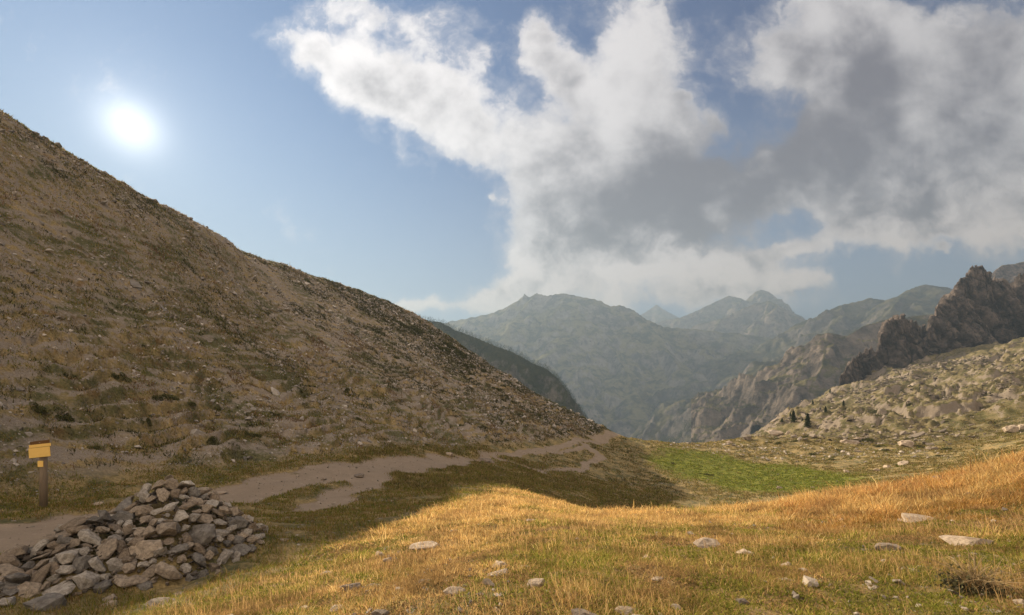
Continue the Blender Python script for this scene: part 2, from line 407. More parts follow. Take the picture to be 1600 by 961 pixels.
def ray_hit(px, py, dmin=2.5, dmax=430, zfun=None):
    """point where the sight line through a photo pixel meets the ground"""
    zfun = zfun or ground_z
    d = np.exp(np.linspace(math.log(dmin), math.log(dmax), 700))
    x = (px - 800) / F * d; zz = (HZ - py) / F * d
    g = zfun(x, d); b = np.where(g >= zz)[0]
    if len(b) == 0: return None
    i = max(b[0], 1); t0, t1 = d[i - 1], d[i]
    e0 = zz[i - 1] - g[i - 1]; e1 = zz[i] - g[i]
    t = t0 + (t1 - t0) * (e0 / (e0 - e1 + 1e-9) if e0 > 0 else 0)
    X = (px - 800) / F * t
    return np.array([X, t, float(zfun(np.array([X]), np.array([t]))[0])])


# ---------------------------------------------------------------- mesh helpers
def mesh_from(name, V, Fq=None, Ft=None, mat=None, smooth=True, attrs=None, normals=None):
    V = np.asarray(V, np.float32)
    me = bpy.data.meshes.new(name)
    nq = 0 if Fq is None else len(Fq); nt = 0 if Ft is None else len(Ft)
    loops = np.concatenate([a.ravel() for a in ([Fq] if nq else []) + ([Ft] if nt else [])]).astype(np.int32)
    me.vertices.add(len(V)); me.vertices.foreach_set('co', V.ravel())
    me.loops.add(len(loops)); me.loops.foreach_set('vertex_index', loops)
    me.polygons.add(nq + nt)
    st = np.concatenate([np.arange(nq) * 4, nq * 4 + np.arange(nt) * 3]).astype(np.int32)
    me.polygons.foreach_set('loop_start', st)
    me.update(calc_edges=True)
    me.polygons.foreach_set('use_smooth', np.full(nq + nt, smooth, bool))
    for k, a in (attrs or {}).items():
        at = me.color_attributes.new(k, 'FLOAT_COLOR', 'POINT')
        a = np.asarray(a, np.float32)
        if a.shape[1] == 3: a = np.concatenate([a, np.ones((len(a), 1), np.float32)], 1)
        at.data.foreach_set('color', a.ravel())
    if normals is not None: me.normals_split_custom_set_from_vertices(normals)
    if mat: me.materials.append(mat)
    me.validate()
    return me


def link(name, me, parent=None, **props):
    o = bpy.data.objects.new(name, me); C.objects.link(o)
    if parent: o.parent = parent
    for k, v in props.items(): o[k] = v
    return o


def grid_faces(nr, nc):
    i = np.arange(nr * nc).reshape(nr, nc)
    return np.stack([i[:-1, :-1], i[:-1, 1:], i[1:, 1:], i[1:, :-1]], -1).reshape(-1, 4)


def new_mat(name):
    m = bpy.data.materials.new(name); m.use_nodes = True; t = m.node_tree; t.nodes.clear()
    T = NT(t); out = T.n('ShaderNodeOutputMaterial'); T.out = out; return m, T


def principled(T, col, rough=0.9, bump=None, bdist=0.02, bstr=1.0, spec=0.2):
    b = T.n('ShaderNodeBsdfPrincipled'); T.put(b.inputs['Base Color'], col); T.put(b.inputs['Roughness'], rough)
    b.inputs['Specular IOR Level'].default_value = spec
    if bump is not None:
        bn = T.n('ShaderNodeBump'); bn.inputs['Strength'].default_value = bstr; bn.inputs['Distance'].default_value = bdist
        T.put(bn.inputs['Height'], bump); T.put(b.inputs['Normal'], bn.outputs[0])
    T.t.links.new(b.outputs[0], T.out.inputs[0]); return b


# ---------------------------------------------------------------- materials of the setting
def ground_material():
    m, T = new_mat('ground_cover')
    pos = T.n('ShaderNodeNewGeometry').outputs['Position']
    a = T.n('ShaderNodeAttribute', attribute_name='mask'); s = T.n('ShaderNodeSeparateColor'); T.put(s.inputs[0], a.outputs['Color'])
    path, hill, green = s.outputs
    a2 = T.n('ShaderNodeAttribute', attribute_name='mask2'); s2 = T.n('ShaderNodeSeparateColor'); T.put(s2.inputs[0], a2.outputs['Color'])
    mound, slope, bench = s2.outputs
    n05 = T.noise(pos, 0.22, 5, 0.6); n1 = T.noise(pos, 0.9, 6, 0.65); n4 = T.noise(pos, 4.0, 6, 0.7); n20 = T.noise(pos, 22.0, 4, 0.7)
    n9 = T.noise(pos, 9.0, 5, 0.7)
    # stones strewn in the soil
    vo = T.n('ShaderNodeTexVoronoi', feature='F1'); T.put(vo.inputs['Vector'], T.vm('ADD', pos, T.vm('SCALE', T.noise(pos, 5, 3, 0.6, color=True), scale=0.12))); vo.inputs['Scale'].default_value = 5.5
    vs = T.n('ShaderNodeSeparateColor'); T.put(vs.inputs[0], vo.outputs['Color'])
    stone = T.m('MULTIPLY', T.ss(vo.outputs['Distance'], 0.34, 0.22), T.ss(vs.outputs[0], 0.62, 0.72))
    stone = T.m('MULTIPLY', stone, T.ss(n1, 0.45, 0.6))
    soil = T.mix(n9, (0.135, 0.108, 0.082), (0.26, 0.215, 0.17))
    soil = T.mix(T.ss(n20, 0.4, 0.7), soil, (0.31, 0.265, 0.215))
    dry = T.mix(T.ss(n9, 0.3, 0.7), (0.19, 0.14, 0.06), (0.36, 0.265, 0.125))
    grn = T.mix(T.ss(n9, 0.3, 0.7), (0.06, 0.062, 0.028), (0.135, 0.12, 0.055))
    rust = (0.13, 0.065, 0.03)
    # hillside: soil, dry grass and dark green patches; benches carry turf
    tuft = T.m('ADD', T.m('MULTIPLY', T.m('SUBTRACT', n4, 0.5), 1.6), T.m('ADD', T.m('MULTIPLY', T.m('SUBTRACT', n1, 0.5), 1.4), T.m('MULTIPLY', bench, 0.55)))
    tuft = T.m('ADD', tuft, T.m('MULTIPLY', T.m('SUBTRACT', n05, 0.5), 1.5))
    turf = T.mix(T.ss(n05, 0.42, 0.58), dry, grn)
    turf = T.mix(T.m('MULTIPLY', T.ss(T.noise(pos, 0.5, 4, 0.6), 0.55, 0.7), 0.6), turf, rust)
    chill = T.mix(T.ss(tuft, -0.1, 0.55), soil, turf)
    # ordinary turf
    flat = T.mix(T.ss(T.m('ADD', n1, T.m('MULTIPLY', n4, 0.5)), 0.62, 0.9), dry, grn)
    flat = T.mix(T.m('MULTIPLY', T.ss(n4, 0.6, 0.75), 0.7), flat, soil)
    col = T.mix(hill, flat, chill)
    gold = T.mix(T.ss(n1, 0.4, 0.62), (0.22, 0.15, 0.07), (0.11, 0.10, 0.035))
    gold = T.mix(T.ss(n4, 0.56, 0.72), gold, (0.15, 0.11, 0.075))
    col = T.mix(mound, col, gold)
    mead = T.mix(T.ss(T.m('ADD', T.m('MULTIPLY', n1, 0.6), T.m('MULTIPLY', n4, 0.4)), 0.40, 0.62), (0.065, 0.082, 0.014), (0.18, 0.18, 0.032))
    col = T.mix(T.ss(T.m('ADD', green, T.m('MULTIPLY', T.m('SUBTRACT', n1, 0.5), 1.1)), 0.15, 0.95), col, mead)
    # rocky slope
    geo = T.n('ShaderNodeNewGeometry'); sn = T.n('ShaderNodeSeparateXYZ'); T.put(sn.inputs[0], geo.outputs['Normal'])
    big = T.noise(pos, 0.045, 6, 0.65); mid = T.noise(pos, 0.35, 6, 0.7)
    rock = T.mix(mid, (0.10, 0.08, 0.062), (0.25, 0.205, 0.155))
    rock = T.mix(T.ss(n1, 0.55, 0.75), rock, (0.08, 0.066, 0.052))
    sgr = T.mix(T.ss(mid, 0.35, 0.65), (0.065, 0.06, 0.024), (0.17, 0.135, 0.068))
    steep = T.m('ADD', T.m('SUBTRACT', 1.0, sn.outputs[2]), T.m('ADD', T.m('MULTIPLY', T.m('SUBTRACT', big, 0.5), 1.0), T.m('MULTIPLY', T.m('SUBTRACT', mid, 0.5), 0.7)))
    cs = T.mix(T.ss(steep, 0.15, 0.30), sgr, rock)
    col = T.mix(slope, col, cs)
    grav = T.mix(n20, (0.14, 0.105, 0.072), (0.34, 0.27, 0.20))
    grav = T.mix(T.ss(n1, 0.35, 0.65), T.mix(0.4, grav, (0.17, 0.13, 0.095)), grav)
    pm = T.ss(T.m('ADD', path, T.m('ADD', T.m('MULTIPLY', T.m('SUBTRACT', n4, 0.5), 1.1), T.m('MULTIPLY', T.m('SUBTRACT', n1, 0.5), 0.8))), 0.3, 0.7)
    col = T.mix(pm, col, grav)
    stm = T.m('MULTIPLY', stone, T.m('SUBTRACT', 1.0, T.m('MAXIMUM', T.m('MULTIPLY', pm, 0.6), green)))
    col = T.mix(stm, col, T.mix(vs.outputs[1], (0.24, 0.20, 0.17), (0.48, 0.43, 0.38)))
    hgt = T.m('ADD', T.m('MULTIPLY', n20, 0.25), T.m('ADD', T.m('MULTIPLY', n9, 0.7), T.m('MULTIPLY', stm, 0.5)))
    hgt = T.m('MULTIPLY', hgt, T.m('SUBTRACT', 1.0, T.m('MULTIPLY', pm, 0.75)))
    hgt = T.m('ADD', hgt, T.m('MULTIPLY', slope, T.m('MULTIPLY', mid, 3.5)))
    principled(T, col, 0.95, hgt, 0.12, 1.0, 0.1)
    return m


def rock_material(name, c0, c1, c2, scale=1.0, bump=0.02, lichen=0.0, ao=False):
    m, T = new_mat(name)
    tc = T.n('ShaderNodeTexCoord').outputs['Object']; oi = T.n('ShaderNodeObjectInfo')
    v = T.vm('ADD', tc, T.vm('SCALE', (13.1, 7.7, 3.3), scale=oi.outputs['Random']))
    n1 = T.noise(v, 2.2 * scale, 6, 0.65); n2 = T.noise(v, 9 * scale, 6, 0.7); n3 = T.noise(v, 40 * scale, 3, 0.7)
    col = T.mix(T.ss(n1, 0.3, 0.7), c0, c1)
    col = T.mix(T.m('MULTIPLY', T.ss(n2, 0.5, 0.75), 0.8), col, c2)
    hsv = T.n('ShaderNodeHueSaturation'); T.put(hsv.inputs['Color'], col)
    T.put(hsv.inputs['Value'], T.m('MULTIPLY_ADD', oi.outputs['Random'], 0.3, 0.85))
    c = T.mix(1.0, hsv.outputs[0], oi.outputs['Color'], 'MULTIPLY')
    if lichen: c = T.mix(T.m('MULTIPLY', T.ss(T.noise(v, 5 * scale, 5, 0.7), 0.62, 0.68), lichen), c, (0.06, 0.055, 0.04))
    h = T.m('ADD', T.m('MULTIPLY', n2, 0.8), T.m('MULTIPLY', n3, 0.3))
    principled(T, c, 0.9, h, bump, 1.0, 0.25)
    return m


def mountain_material(name, grass=1.0, rock_a=(0.15, 0.13, 0.115), rock_b=(0.33, 0.29, 0.25), sc=1.0, green_a=(0.045, 0.055, 0.022), green_b=(0.14, 0.13, 0.055)):
    m, T = new_mat(name)
    geo = T.n('ShaderNodeNewGeometry'); pos = geo.outputs['Position']
    sn = T.n('ShaderNodeSeparateXYZ'); T.put(sn.inputs[0], geo.outputs['Normal'])
    sp = T.n('ShaderNodeSeparateXYZ'); T.put(sp.inputs[0], pos)
    big = T.noise(pos, 0.0035 * sc, 6, 0.6); mid = T.noise(pos, 0.02 * sc, 7, 0.68); fine = T.noise(pos, 0.12 * sc, 5, 0.7)
    strk = T.noise(T.vm('MULTIPLY', pos, (1, 1, 0.22)), 0.05 * sc, 6, 0.65)
    rock = T.mix(T.ss(mid, 0.35, 0.65), rock_a, rock_b)
    rock = T.mix(T.ss(strk, 0.52, 0.68), rock, tuple(0.55 * c for c in rock_a))
    gr = T.mix(T.ss(mid, 0.38, 0.6), green_a, green_b)
    st = T.m('ADD', T.m('SUBTRACT', 1.0, sn.outputs[2]), T.m('ADD', T.m('MULTIPLY', T.m('SUBTRACT', big, 0.5), 1.1), T.m('MULTIPLY', T.m('SUBTRACT', fine, 0.5), 0.5)))
    f = T.ss(st, 0.22 * grass, 0.22 * grass + 0.14)
    col = T.mix(f, gr, rock)
    h = T.m('ADD', T.m('MULTIPLY', mid, 22.0 / sc), T.m('MULTIPLY', fine, 5.0 / sc))
    principled(T, col, 1.0, h, 1.0, 0.8, 0.0)
    return m


MG = ground_material()
M_STONE = rock_material('stone_cairn', (0.18, 0.158, 0.132), (0.38, 0.34, 0.285), (0.09, 0.076, 0.06), 3.0, 0.035, 0.6)
M_PALE = rock_material('stone_pale', (0.20, 0.16, 0.12), (0.38, 0.32, 0.25), (0.11, 0.085, 0.065), 2.5, 0.015, 0.6)
M_CRAG = mountain_material('crag_rock', 0.2, (0.042, 0.036, 0.034), (0.14, 0.113, 0.098), 6.0, (0.06, 0.055, 0.04), (0.13, 0.12, 0.09))

# ---------------------------------------------------------------- the ground: one height field
def build_ground():
    az = np.radians(np.concatenate([np.linspace(-180, -66, 36)[:-1], np.linspace(-66, 66, 1000), np.linspace(66, 180, 36)[1:]]))
    r = np.concatenate([[0.02, 0.3], np.exp(np.linspace(math.log(0.7), math.log(640), 900))])
    A, R = np.meshgrid(az, r); x = R * np.sin(A); y = R * np.cos(A)
    z = ground_z(x, y)
    M = masks(x, y)
    th = BASE(x, y) * 1.5 + 1.4 * fbm(x, y, 7, 3, off=11) + 0.3 * fbm(x, y, 1.6, 2, off=4); fr = th - np.floor(th)
    bench = sstep(fr, 0.45, 0.8)
    V = np.stack([x, y, z], -1).reshape(-1, 3)
    m1 = np.stack([M['path'], M['hill'], M['green']], -1).reshape(-1, 3)
    m2 = np.stack([M['mound'], M['slope'], bench], -1).reshape(-1, 3)
    nr, nc = x.shape
    FQ = grid_faces(nr, nc)
    # vertex normals of the whole sheet, kept when it is cut into ground, hillside, path ...
    G = V.reshape(nr, nc, 3)
    du = np.gradient(G, axis=1); dv = np.gradient(G, axis=0)
    N = np.cross(du, dv).reshape(-1, 3); N /= np.linalg.norm(N, axis=1)[:, None] + 1e-12; N[N[:, 2] < 0] *= -1
    fc = FQ[:, 0]
    kind = np.zeros(len(FQ), int)
    kind[M['hill'].ravel()[fc] > 0.5] = 1
    kind[M['slope'].ravel()[fc] > 0.5] = 3
    kind[M['green'].ravel()[fc] > 0.5] = 4
    kind[M['path'].ravel()[fc] > 0.5] = 2
    for k, nm in enumerate(('ground', 'hillside', 'footpath', 'rocky_hill', 'meadow')):
        f = FQ[kind == k]; ids, inv = np.unique(f, return_inverse=True)
        me = mesh_from(nm, V[ids], inv.reshape(-1, 4), None, MG, True, {'mask': m1[ids], 'mask2': m2[ids]}, N[ids])
        link(nm, me, kind='structure')


build_ground()


# ---------------------------------------------------------------- mountains
def mountain(name, pxr, dr, lines, mat, rough=1.0, nscale=400, foot=-260, rows=260, pstep=1.5, seed=0, kk=0.9, amp=0.16, crest=0.012):
    """lines: list of (slope, [(px,py,depth)...]); ridge lines given where they stand"""
    pxs = np.arange(pxr[0], pxr[1] + pstep, pstep); d = np.exp(np.linspace(math.log(dr[0]), math.log(dr[1]), rows))
    Px, D = np.meshgrid(pxs, d); x = (Px - 800) / F * D; y = D.copy()
    S = nscale
    wx = x + 0.22 * S * fbm(x, y, S * 0.7, 4, 0.5, seed + 3); wy = y + 0.22 * S * fbm(x, y, S * 0.7, 4, 0.5, seed + 7)
    z = np.full(x.shape, float(foot)); best = np.full(x.shape, 1e9)
    for li, (slope, pl) in enumerate(lines):
        q = [P(*p) for p in pl]
        d0, par0 = seg_dist(x, y, q); near = np.exp(-(d0 / ((0.25 if li == 0 else 0.05) * S)) ** 2)
        d1, par1 = seg_dist(wx * (1 - near) + x * near, wy * (1 - near) + y * near, q)
        zc = np.interp(par1, np.arange(len(q)), [a[2] for a in q])
        h = zc - slope * d1 * (1 - 0.25 * np.clip(d1 / (2.5 * S), 0, 1))
        k = 0.03 * S
        m = np.maximum(z, h); z = m + k * np.log1p(np.exp(-np.abs(z - h) / k)) * (np.minimum(d0, 0.3 * S) / (0.3 * S))
        best = np.minimum(best, d0)
    g = ridged(wx, wy, S, 7, 0.52, seed + 20) - 0.8
    g2 = fbm(x, y, S * 0.12, 5, 0.55, seed + 30)
    z = z + g * amp * S * np.clip(best / (0.35 * S), 0.04, 1) * rough + (g2 + ridged(x, y, S * 0.1, 4, 0.6, seed) - .8) * crest * S * rough * (0.4 + 0.6 * np.clip(best / (0.3 * S), 0, 1)) - 0.012 * S * rough
    V = np.stack([x, y, z], -1).reshape(-1, 3)
    me = mesh_from(name, V, grid_faces(*x.shape), None, mat, True)
    return link(name, me, kind='structure')


MM = mountain_material('mountain_main', 1.35, (0.05, 0.048, 0.048), (0.17, 0.155, 0.138), green_a=(0.034, 0.036, 0.022), green_b=(0.13, 0.118, 0.068))
MR = mountain_material('mountain_rock', 0.9, (0.05, 0.043, 0.038), (0.17, 0.14, 0.115), green_a=(0.03, 0.03, 0.016), green_b=(0.10, 0.088, 0.045))
MQ = mountain_material('mountain_slope', 1.1, (0.035, 0.033, 0.032), (0.115, 0.102, 0.09), green_a=(0.024, 0.025, 0.015), green_b=(0.08, 0.072, 0.042))
MF = mountain_material('mountain_wood', 1.6, (0.05, 0.048, 0.042), (0.13, 0.115, 0.095), green_a=(0.02, 0.026, 0.012), green_b=(0.05, 0.052, 0.022))

mountain('mountain', (560, 1330), (1250, 3300), [
    (0.98, [(560, 540, 2700), (700, 502, 2600), (764, 489, 2560), (820, 469, 2520), (839, 456, 2500), (854, 461, 2480), (880, 456, 2450), (902, 461, 2430), (940, 469, 2400),
            (951, 476, 2390), (970, 475, 2370), (989, 482, 2350), (1007, 495, 2320), (1037, 509, 2290), (1086, 512, 2260), (1160, 520, 2240), (1300, 540, 2200)]),
    (0.62, [(880, 456, 2450), (905, 490, 2250), (900, 520, 2100), (870, 545, 1950), (840, 562, 1850), (800, 620, 1650)]),
    (0.62, [(905, 490, 2250), (960, 545, 2000), (990, 600, 1750), (1010, 650, 1500)]),
    (0.62, [(839, 456, 2500), (800, 500, 2300), (760, 545, 2050), (720, 600, 1800)]),
    (0.62, [(989, 482, 2350), (1040, 545, 2050), (1080, 590, 1800), (1100, 640, 1550)]),
], MM, 0.85, 420, seed=1, foot=-250)
mountain('mountain', (1000, 1420), (1900, 3600), [
    (0.95, [(1030, 540, 2900), (1090, 505, 2850), (1127, 496, 2800), (1150, 485, 2780), (1180, 472, 2750), (1202, 469, 2720), (1225, 480, 2700), (1247, 498, 2680), (1290, 515, 2650), (1400, 520, 2600)]),
    (0.7, [(1202, 469, 2720), (1180, 530, 2400), (1150, 580, 2100), (1140, 620, 1950)]),
    (0.7, [(1127, 496, 2800), (1100, 540, 2500), (1060, 580, 2250)]),
], MR, 1.1, 380, seed=5, foot=-240)
mountain('mountain', (980, 1330), (2950, 4200), [
    (0.9, [(990, 530, 3400), (1034, 500, 3400), (1064, 495, 3350), (1090, 484, 3350), (1120, 469, 3350), (1139, 461, 3350), (1157, 465, 3350), (1165, 469, 3350), (1180, 455, 3350),
           (1190, 452, 3350), (1202, 456, 3350), (1221, 472, 3350), (1240, 490, 3350), (1263, 500, 3350), (1278, 492, 3350), (1290, 496, 3350)]),
], MR, 1.1, 320, seed=9, foot=-200, rows=160)
mountain('mountain', (940, 1120), (3900, 4900), [
    (0.8, [(960, 520, 4300), (1000, 492, 4300), (1015, 483, 4300), (1026, 475, 4300), (1036, 482, 4300), (1050, 490, 4300), (1080, 505, 4300)]),
], MR, 0.6, 260, seed=12, foot=-200, rows=80)
mountain('mountain', (960, 1760), (900, 2500), [
    (0.62, [(1245, 505, 1900), (1288, 490, 1850), (1300, 481, 1850), (1317, 475, 1840), (1347, 468, 1820), (1357, 464, 1820), (1383, 468, 1800), (1403, 462, 1750), (1416, 453, 1720), (1436, 445, 1700),
            (1446, 443, 1700), (1473, 447, 1700), (1480, 454, 1700), (1493, 450, 1700), (1560, 450, 1700), (1740, 430, 1700)]),
    (0.55, [(1416, 453, 1720), (1385, 490, 1500), (1350, 520, 1350), (1300, 560, 1200), (1250, 600, 1080), (1200, 650, 980)]),
    (0.6, [(1317, 475, 1840), (1290, 520, 1550), (1240, 560, 1350), (1200, 563, 1300), (1160, 600, 1150), (1120, 650, 1020)]),
    (0.6, [(1473, 447, 1700), (1450, 500, 1450), (1420, 550, 1200), (1370, 600, 1000)]),
], MQ, 0.7, 260, seed=15, foot=-260)
mountain('mountain_spur', (1080, 1500), (620, 1150), [
    (0.9, [(1215, 600, 800), (1255, 560, 800), (1274, 538, 800), (1279, 526, 800), (1293, 518, 800), (1323, 524, 800), (1350, 507, 820), (1383, 498, 840), (1450, 490, 880), (1560, 470, 900)]),
    (0.7, [(1293, 518, 800), (1285, 570, 720), (1265, 610, 660)]),
], MR, 1.2, 110, seed=18, foot=-250, rows=200)
mountain('mountain', (1480, 1800), (700, 1200), [
    (1.3, [(1500, 470, 900), (1530, 445, 900), (1546, 431, 900), (1556, 420, 900), (1566, 413, 900), (1585, 411, 900), (1600, 407, 900), (1700, 380, 900), (1800, 380, 900)]),
], M_CRAG, 1.3, 70, seed=22, foot=-200, rows=200)
mountain('wooded_hill', (480, 960), (420, 900), [
    (0.95, [(500, 460, 640), (600, 476, 620), (665, 499, 600), (690, 502, 590), (710, 514, 580), (740, 525, 570), (770, 538, 560), (800, 548, 550), (830, 565, 540), (855, 576, 530), (870, 588, 525), (885, 608, 520), (900, 628, 518),
            (914, 650, 515), (935, 690, 510)]),
], MF, 0.8, 90, seed=25, foot=-250, rows=220)


def build_valley():
    a = np.linspace(0, 2 * math.pi, 361); r = np.concatenate([np.exp(np.linspace(math.log(300), math.log(30000), 150))])
    A, R = np.meshgrid(a, r); x = R * np.sin(A); y = R * np.cos(A)
    z = -215 + 22 * fbm(x, y, 400, 5) - 60 * sstep(R, 200, 1500) * 0 + 0 * R
    front = sstep(y, -200, 400)
    z = z - (1 - front) * 20
    V = np.stack([x, y, z], -1).reshape(-1, 3)
    me = mesh_from('valley_floor', V, grid_faces(*x.shape), None, MF, True); link('valley_floor', me, kind='structure')


build_valley()


# ---------------------------------------------------------------- crags: walls of rock with real depth
def crag(name, top, base, d0, thick, seed, n=420, nv=90):
    """top/base: (px,py) outlines of a rock wall standing at distance d0 (list px->depth)"""
    pxs = np.linspace(top[0][0], top[-1][0], n)
    tp = np.interp(pxs, [t[0] for t in top], [t[1] for t in top]); bp = np.interp(pxs, [t[0] for t in base], [t[1] for t in base])
    dd = np.interp(pxs, [t[0] for t in d0], [t[1] for t in d0])
    xb = (pxs - 800) / F * dd; zt = (HZ - tp) / F * dd; zb = (HZ - bp) / F * dd - 14
    zt = zt + 3.2 * np.clip(1 - 3.0 * np.abs(perlin(pxs / 5.5 + seed * 3, pxs * 0 + 7.5)), -0.4, 1) * np.clip((zt - zb - 14) / 40, 0, 1) + 2.0 * perlin(pxs / 3.1 + seed, pxs * 0 + .5) + 1.5 * perlin(pxs / 1.3 + seed, pxs * 0 + 3.5)
    v = np.linspace(0, 2, 2 * nv)
    V_, P_ = np.meshgrid(v, np.arange(n), indexing='ij')
    up = np.where(V_ <= 1, V_, 2 - V_)
    X = xb[P_]; Z = zb[P_] + (zt - zb)[P_] * up; H = np.maximum((zt - zb)[P_], 1)
    front = V_ <= 1
    th = 0.6 * thick * (1 - up) ** 0.9 * np.clip(H / 60, 0.15, 1.3)
    Y = dd[P_] + np.where(front, -th, th)
    s = seed * 7.1
    wxx = X + 2.2 * perlin(X / 9 + s, Z / 14); wz = Z + 3 * perlin(X / 11 + 5, Z / 12 + s)
    disp = 5.0 * (1 - 2.2 * np.abs(perlin(X / 24 + s, Y / 60, Z / 120 + X / 90)))
    for size, amp, sd in ((17, 6.5, 1), (7.5, 3.6, 2), (3.4, 1.7, 3), (1.6, 0.8, 4)):
        c, crack = cells((wxx + 0.22 * wz) / size, (wz + 0.1 * wxx) / (size * 3.0), sd + seed)
        disp = disp + amp * c - 0.7 * amp * (1 - sstep(crack, 0.0, 0.16))
    disp = disp * np.clip(H / 45, 0.25, 1) * (0.15 + 0.85 * np.sin(np.clip(1 - up, 0, 1) * math.pi / 2) ** 0.5)
    Y = Y - np.where(front, 1, -1) * disp
    X = X + 1.4 * perlin(X / 5 + s, Y / 9, Z / 12)
    V = np.stack([X, Y, Z], -1).reshape(-1, 3)
    me = mesh_from(name, V, grid_faces(2 * nv, n), None, M_CRAG, False)
    return link(name, me, kind='structure')


crag('crag', [(1305, 612), (1310, 600), (1314, 590), (1320, 580), (1327, 566), (1334, 563), (1343, 552), (1352, 548), (1363, 544), (1367, 556), (1371, 570), (1373, 590)],
     [(1305, 613), (1337, 600), (1373, 586)], [(1305, 372), (1373, 388)], 12, 1, n=260, nv=60)
crag('crag', [(1360, 590), (1366, 560), (1372, 540), (1376, 526), (1381, 508), (1388, 501), (1395, 499), (1405, 496), (1413, 494), (1417, 504), (1421, 508), (1426, 501), (1432, 509), (1440, 513), (1448, 511), (1452, 528), (1456, 560)],
     [(1360, 590), (1410, 582), (1456, 572)], [(1360, 382), (1400, 388), (1456, 405)], 16, 2, n=340, nv=80)
crag('crag', [(1416, 592), (1424, 570), (1431, 545), (1440, 535), (1447, 528), (1453, 508), (1457, 492), (1463, 484), (1470, 476), (1477, 468), (1481, 462), (1484, 466), (1490, 455), (1495, 447), (1500, 441), (1508, 434), (1512, 428),
              (1517, 421), (1525, 417), (1533, 420), (1538, 427), (1545, 433), (1555, 437), (1560, 441), (1565, 436), (1569, 447), (1575, 452), (1581, 446), (1587, 438), (1594, 431), (1602, 433), (1612, 445), (1622, 440), (1640, 430), (1670, 450), (1700, 440), (1760, 420), (1800, 470)],
     [(1416, 592), (1463, 566), (1516, 549), (1800, 545)], [(1416, 384), (1450, 392), (1480, 396), (1530, 402), (1576, 420), (1600, 410), (1800, 410)], 26, 3, n=760, nv=110)

# ---------------------------------------------------------------- stones
def stone_mesh(name, seed, flat=0.7, long=1.25, npts=15, rough=0.02, mat=None, cuts=1):
    r = random.Random(seed); bm = bmesh.new()
    for _ in range(npts):
        v = Vector((r.gauss(0, 1), r.gauss(0, 1), r.gauss(0, 1))).normalized() * r.uniform(0.82, 1.0)
        bm.verts.new((v.x * long * 0.5, v.y * 0.5, v.z * flat * 0.5))
    res = bmesh.ops.convex_hull(bm, input=bm.verts)
    bmesh.ops.delete(bm, geom=list({e for e in res['geom_interior'] if isinstance(e, bmesh.types.BMVert)}), context='VERTS')
    bmesh.ops.dissolve_limit(bm, angle_limit=math.radians(14), verts=bm.verts, edges=bm.edges)
    bmesh.ops.bevel(bm, geom=list(bm.edges), offset=0.035, segments=2, profile=0.6, affect='EDGES', clamp_overlap=True)
    bmesh.ops.triangulate(bm, faces=bm.faces)
    if cuts: bmesh.ops.subdivide_edges(bm, edges=[e for e in bm.edges if e.calc_length() > 0.12], cuts=cuts, use_grid_fill=True)
    bmesh.ops.triangulate(bm, faces=bm.faces)
    co = np.array([v.co[:] for v in bm.verts])
    n = perlin(co[:, 0] * 4 + seed, co[:, 1] * 4, co[:, 2] * 4) + 0.5 * perlin(co[:, 0] * 9 + seed, co[:, 1] * 9, co[:, 2] * 9)
    nn = co / (np.linalg.norm(co, axis=1)[:, None] + 1e-9)
    for v, a, b in zip(bm.verts, nn, n): v.co += Vector(a) * float(b) * rough * 1.6
    me = bpy.data.meshes.new(name); bm.to_mesh(me); bm.free()
    if mat: me.materials.append(mat)
    return me


HEAP_MESH = [stone_mesh('stone', 100 + i, [0.72, 0.5, 0.62, 0.4, 0.8, 0.55][i % 6], [1.15, 1.35, 1.05, 1.4, 1.1, 1.5][i % 6], 14 + i % 5, 0.036, M_STONE, 2) for i in range(18)]
PALE_MESH = [stone_mesh('rock', 300 + i, [0.6, 0.45, 0.7][i % 3], [1.3, 1.6, 1.15][i % 3], 16, 0.03, M_PALE, 2) for i in range(9)]


TONE = {'pale grey': (1.3, 1.3, 1.32, 1), 'tan': (1.1, 1.0, 0.9, 1), 'dark grey': (0.66, 0.67, 0.70, 1), 'rust-brown': (0.84, 0.74, 0.64, 1)}
SHAPE = ['block', 'flat slab', 'chunk', 'thin slab', 'cube-like block', 'long wedge']
KEY = ['top slab', 'largest pale block', 'squarish light stone', 'pale foot stone', 'leaning upright stone', 'flat-topped flank stone', 'wide tan slab', 'long tilted slab',
       'biggest brown boulder', 'rust-brown standing stone', 'reddish end stone', 'bluish-grey boulder', 'sunken grey boulder',
       'slanting left-end stone', 'half-buried left-foot stone', 'tilted left-ridge stone', 'right-shoulder tan stone', 'low right-end stone', 'upper-face tan block']


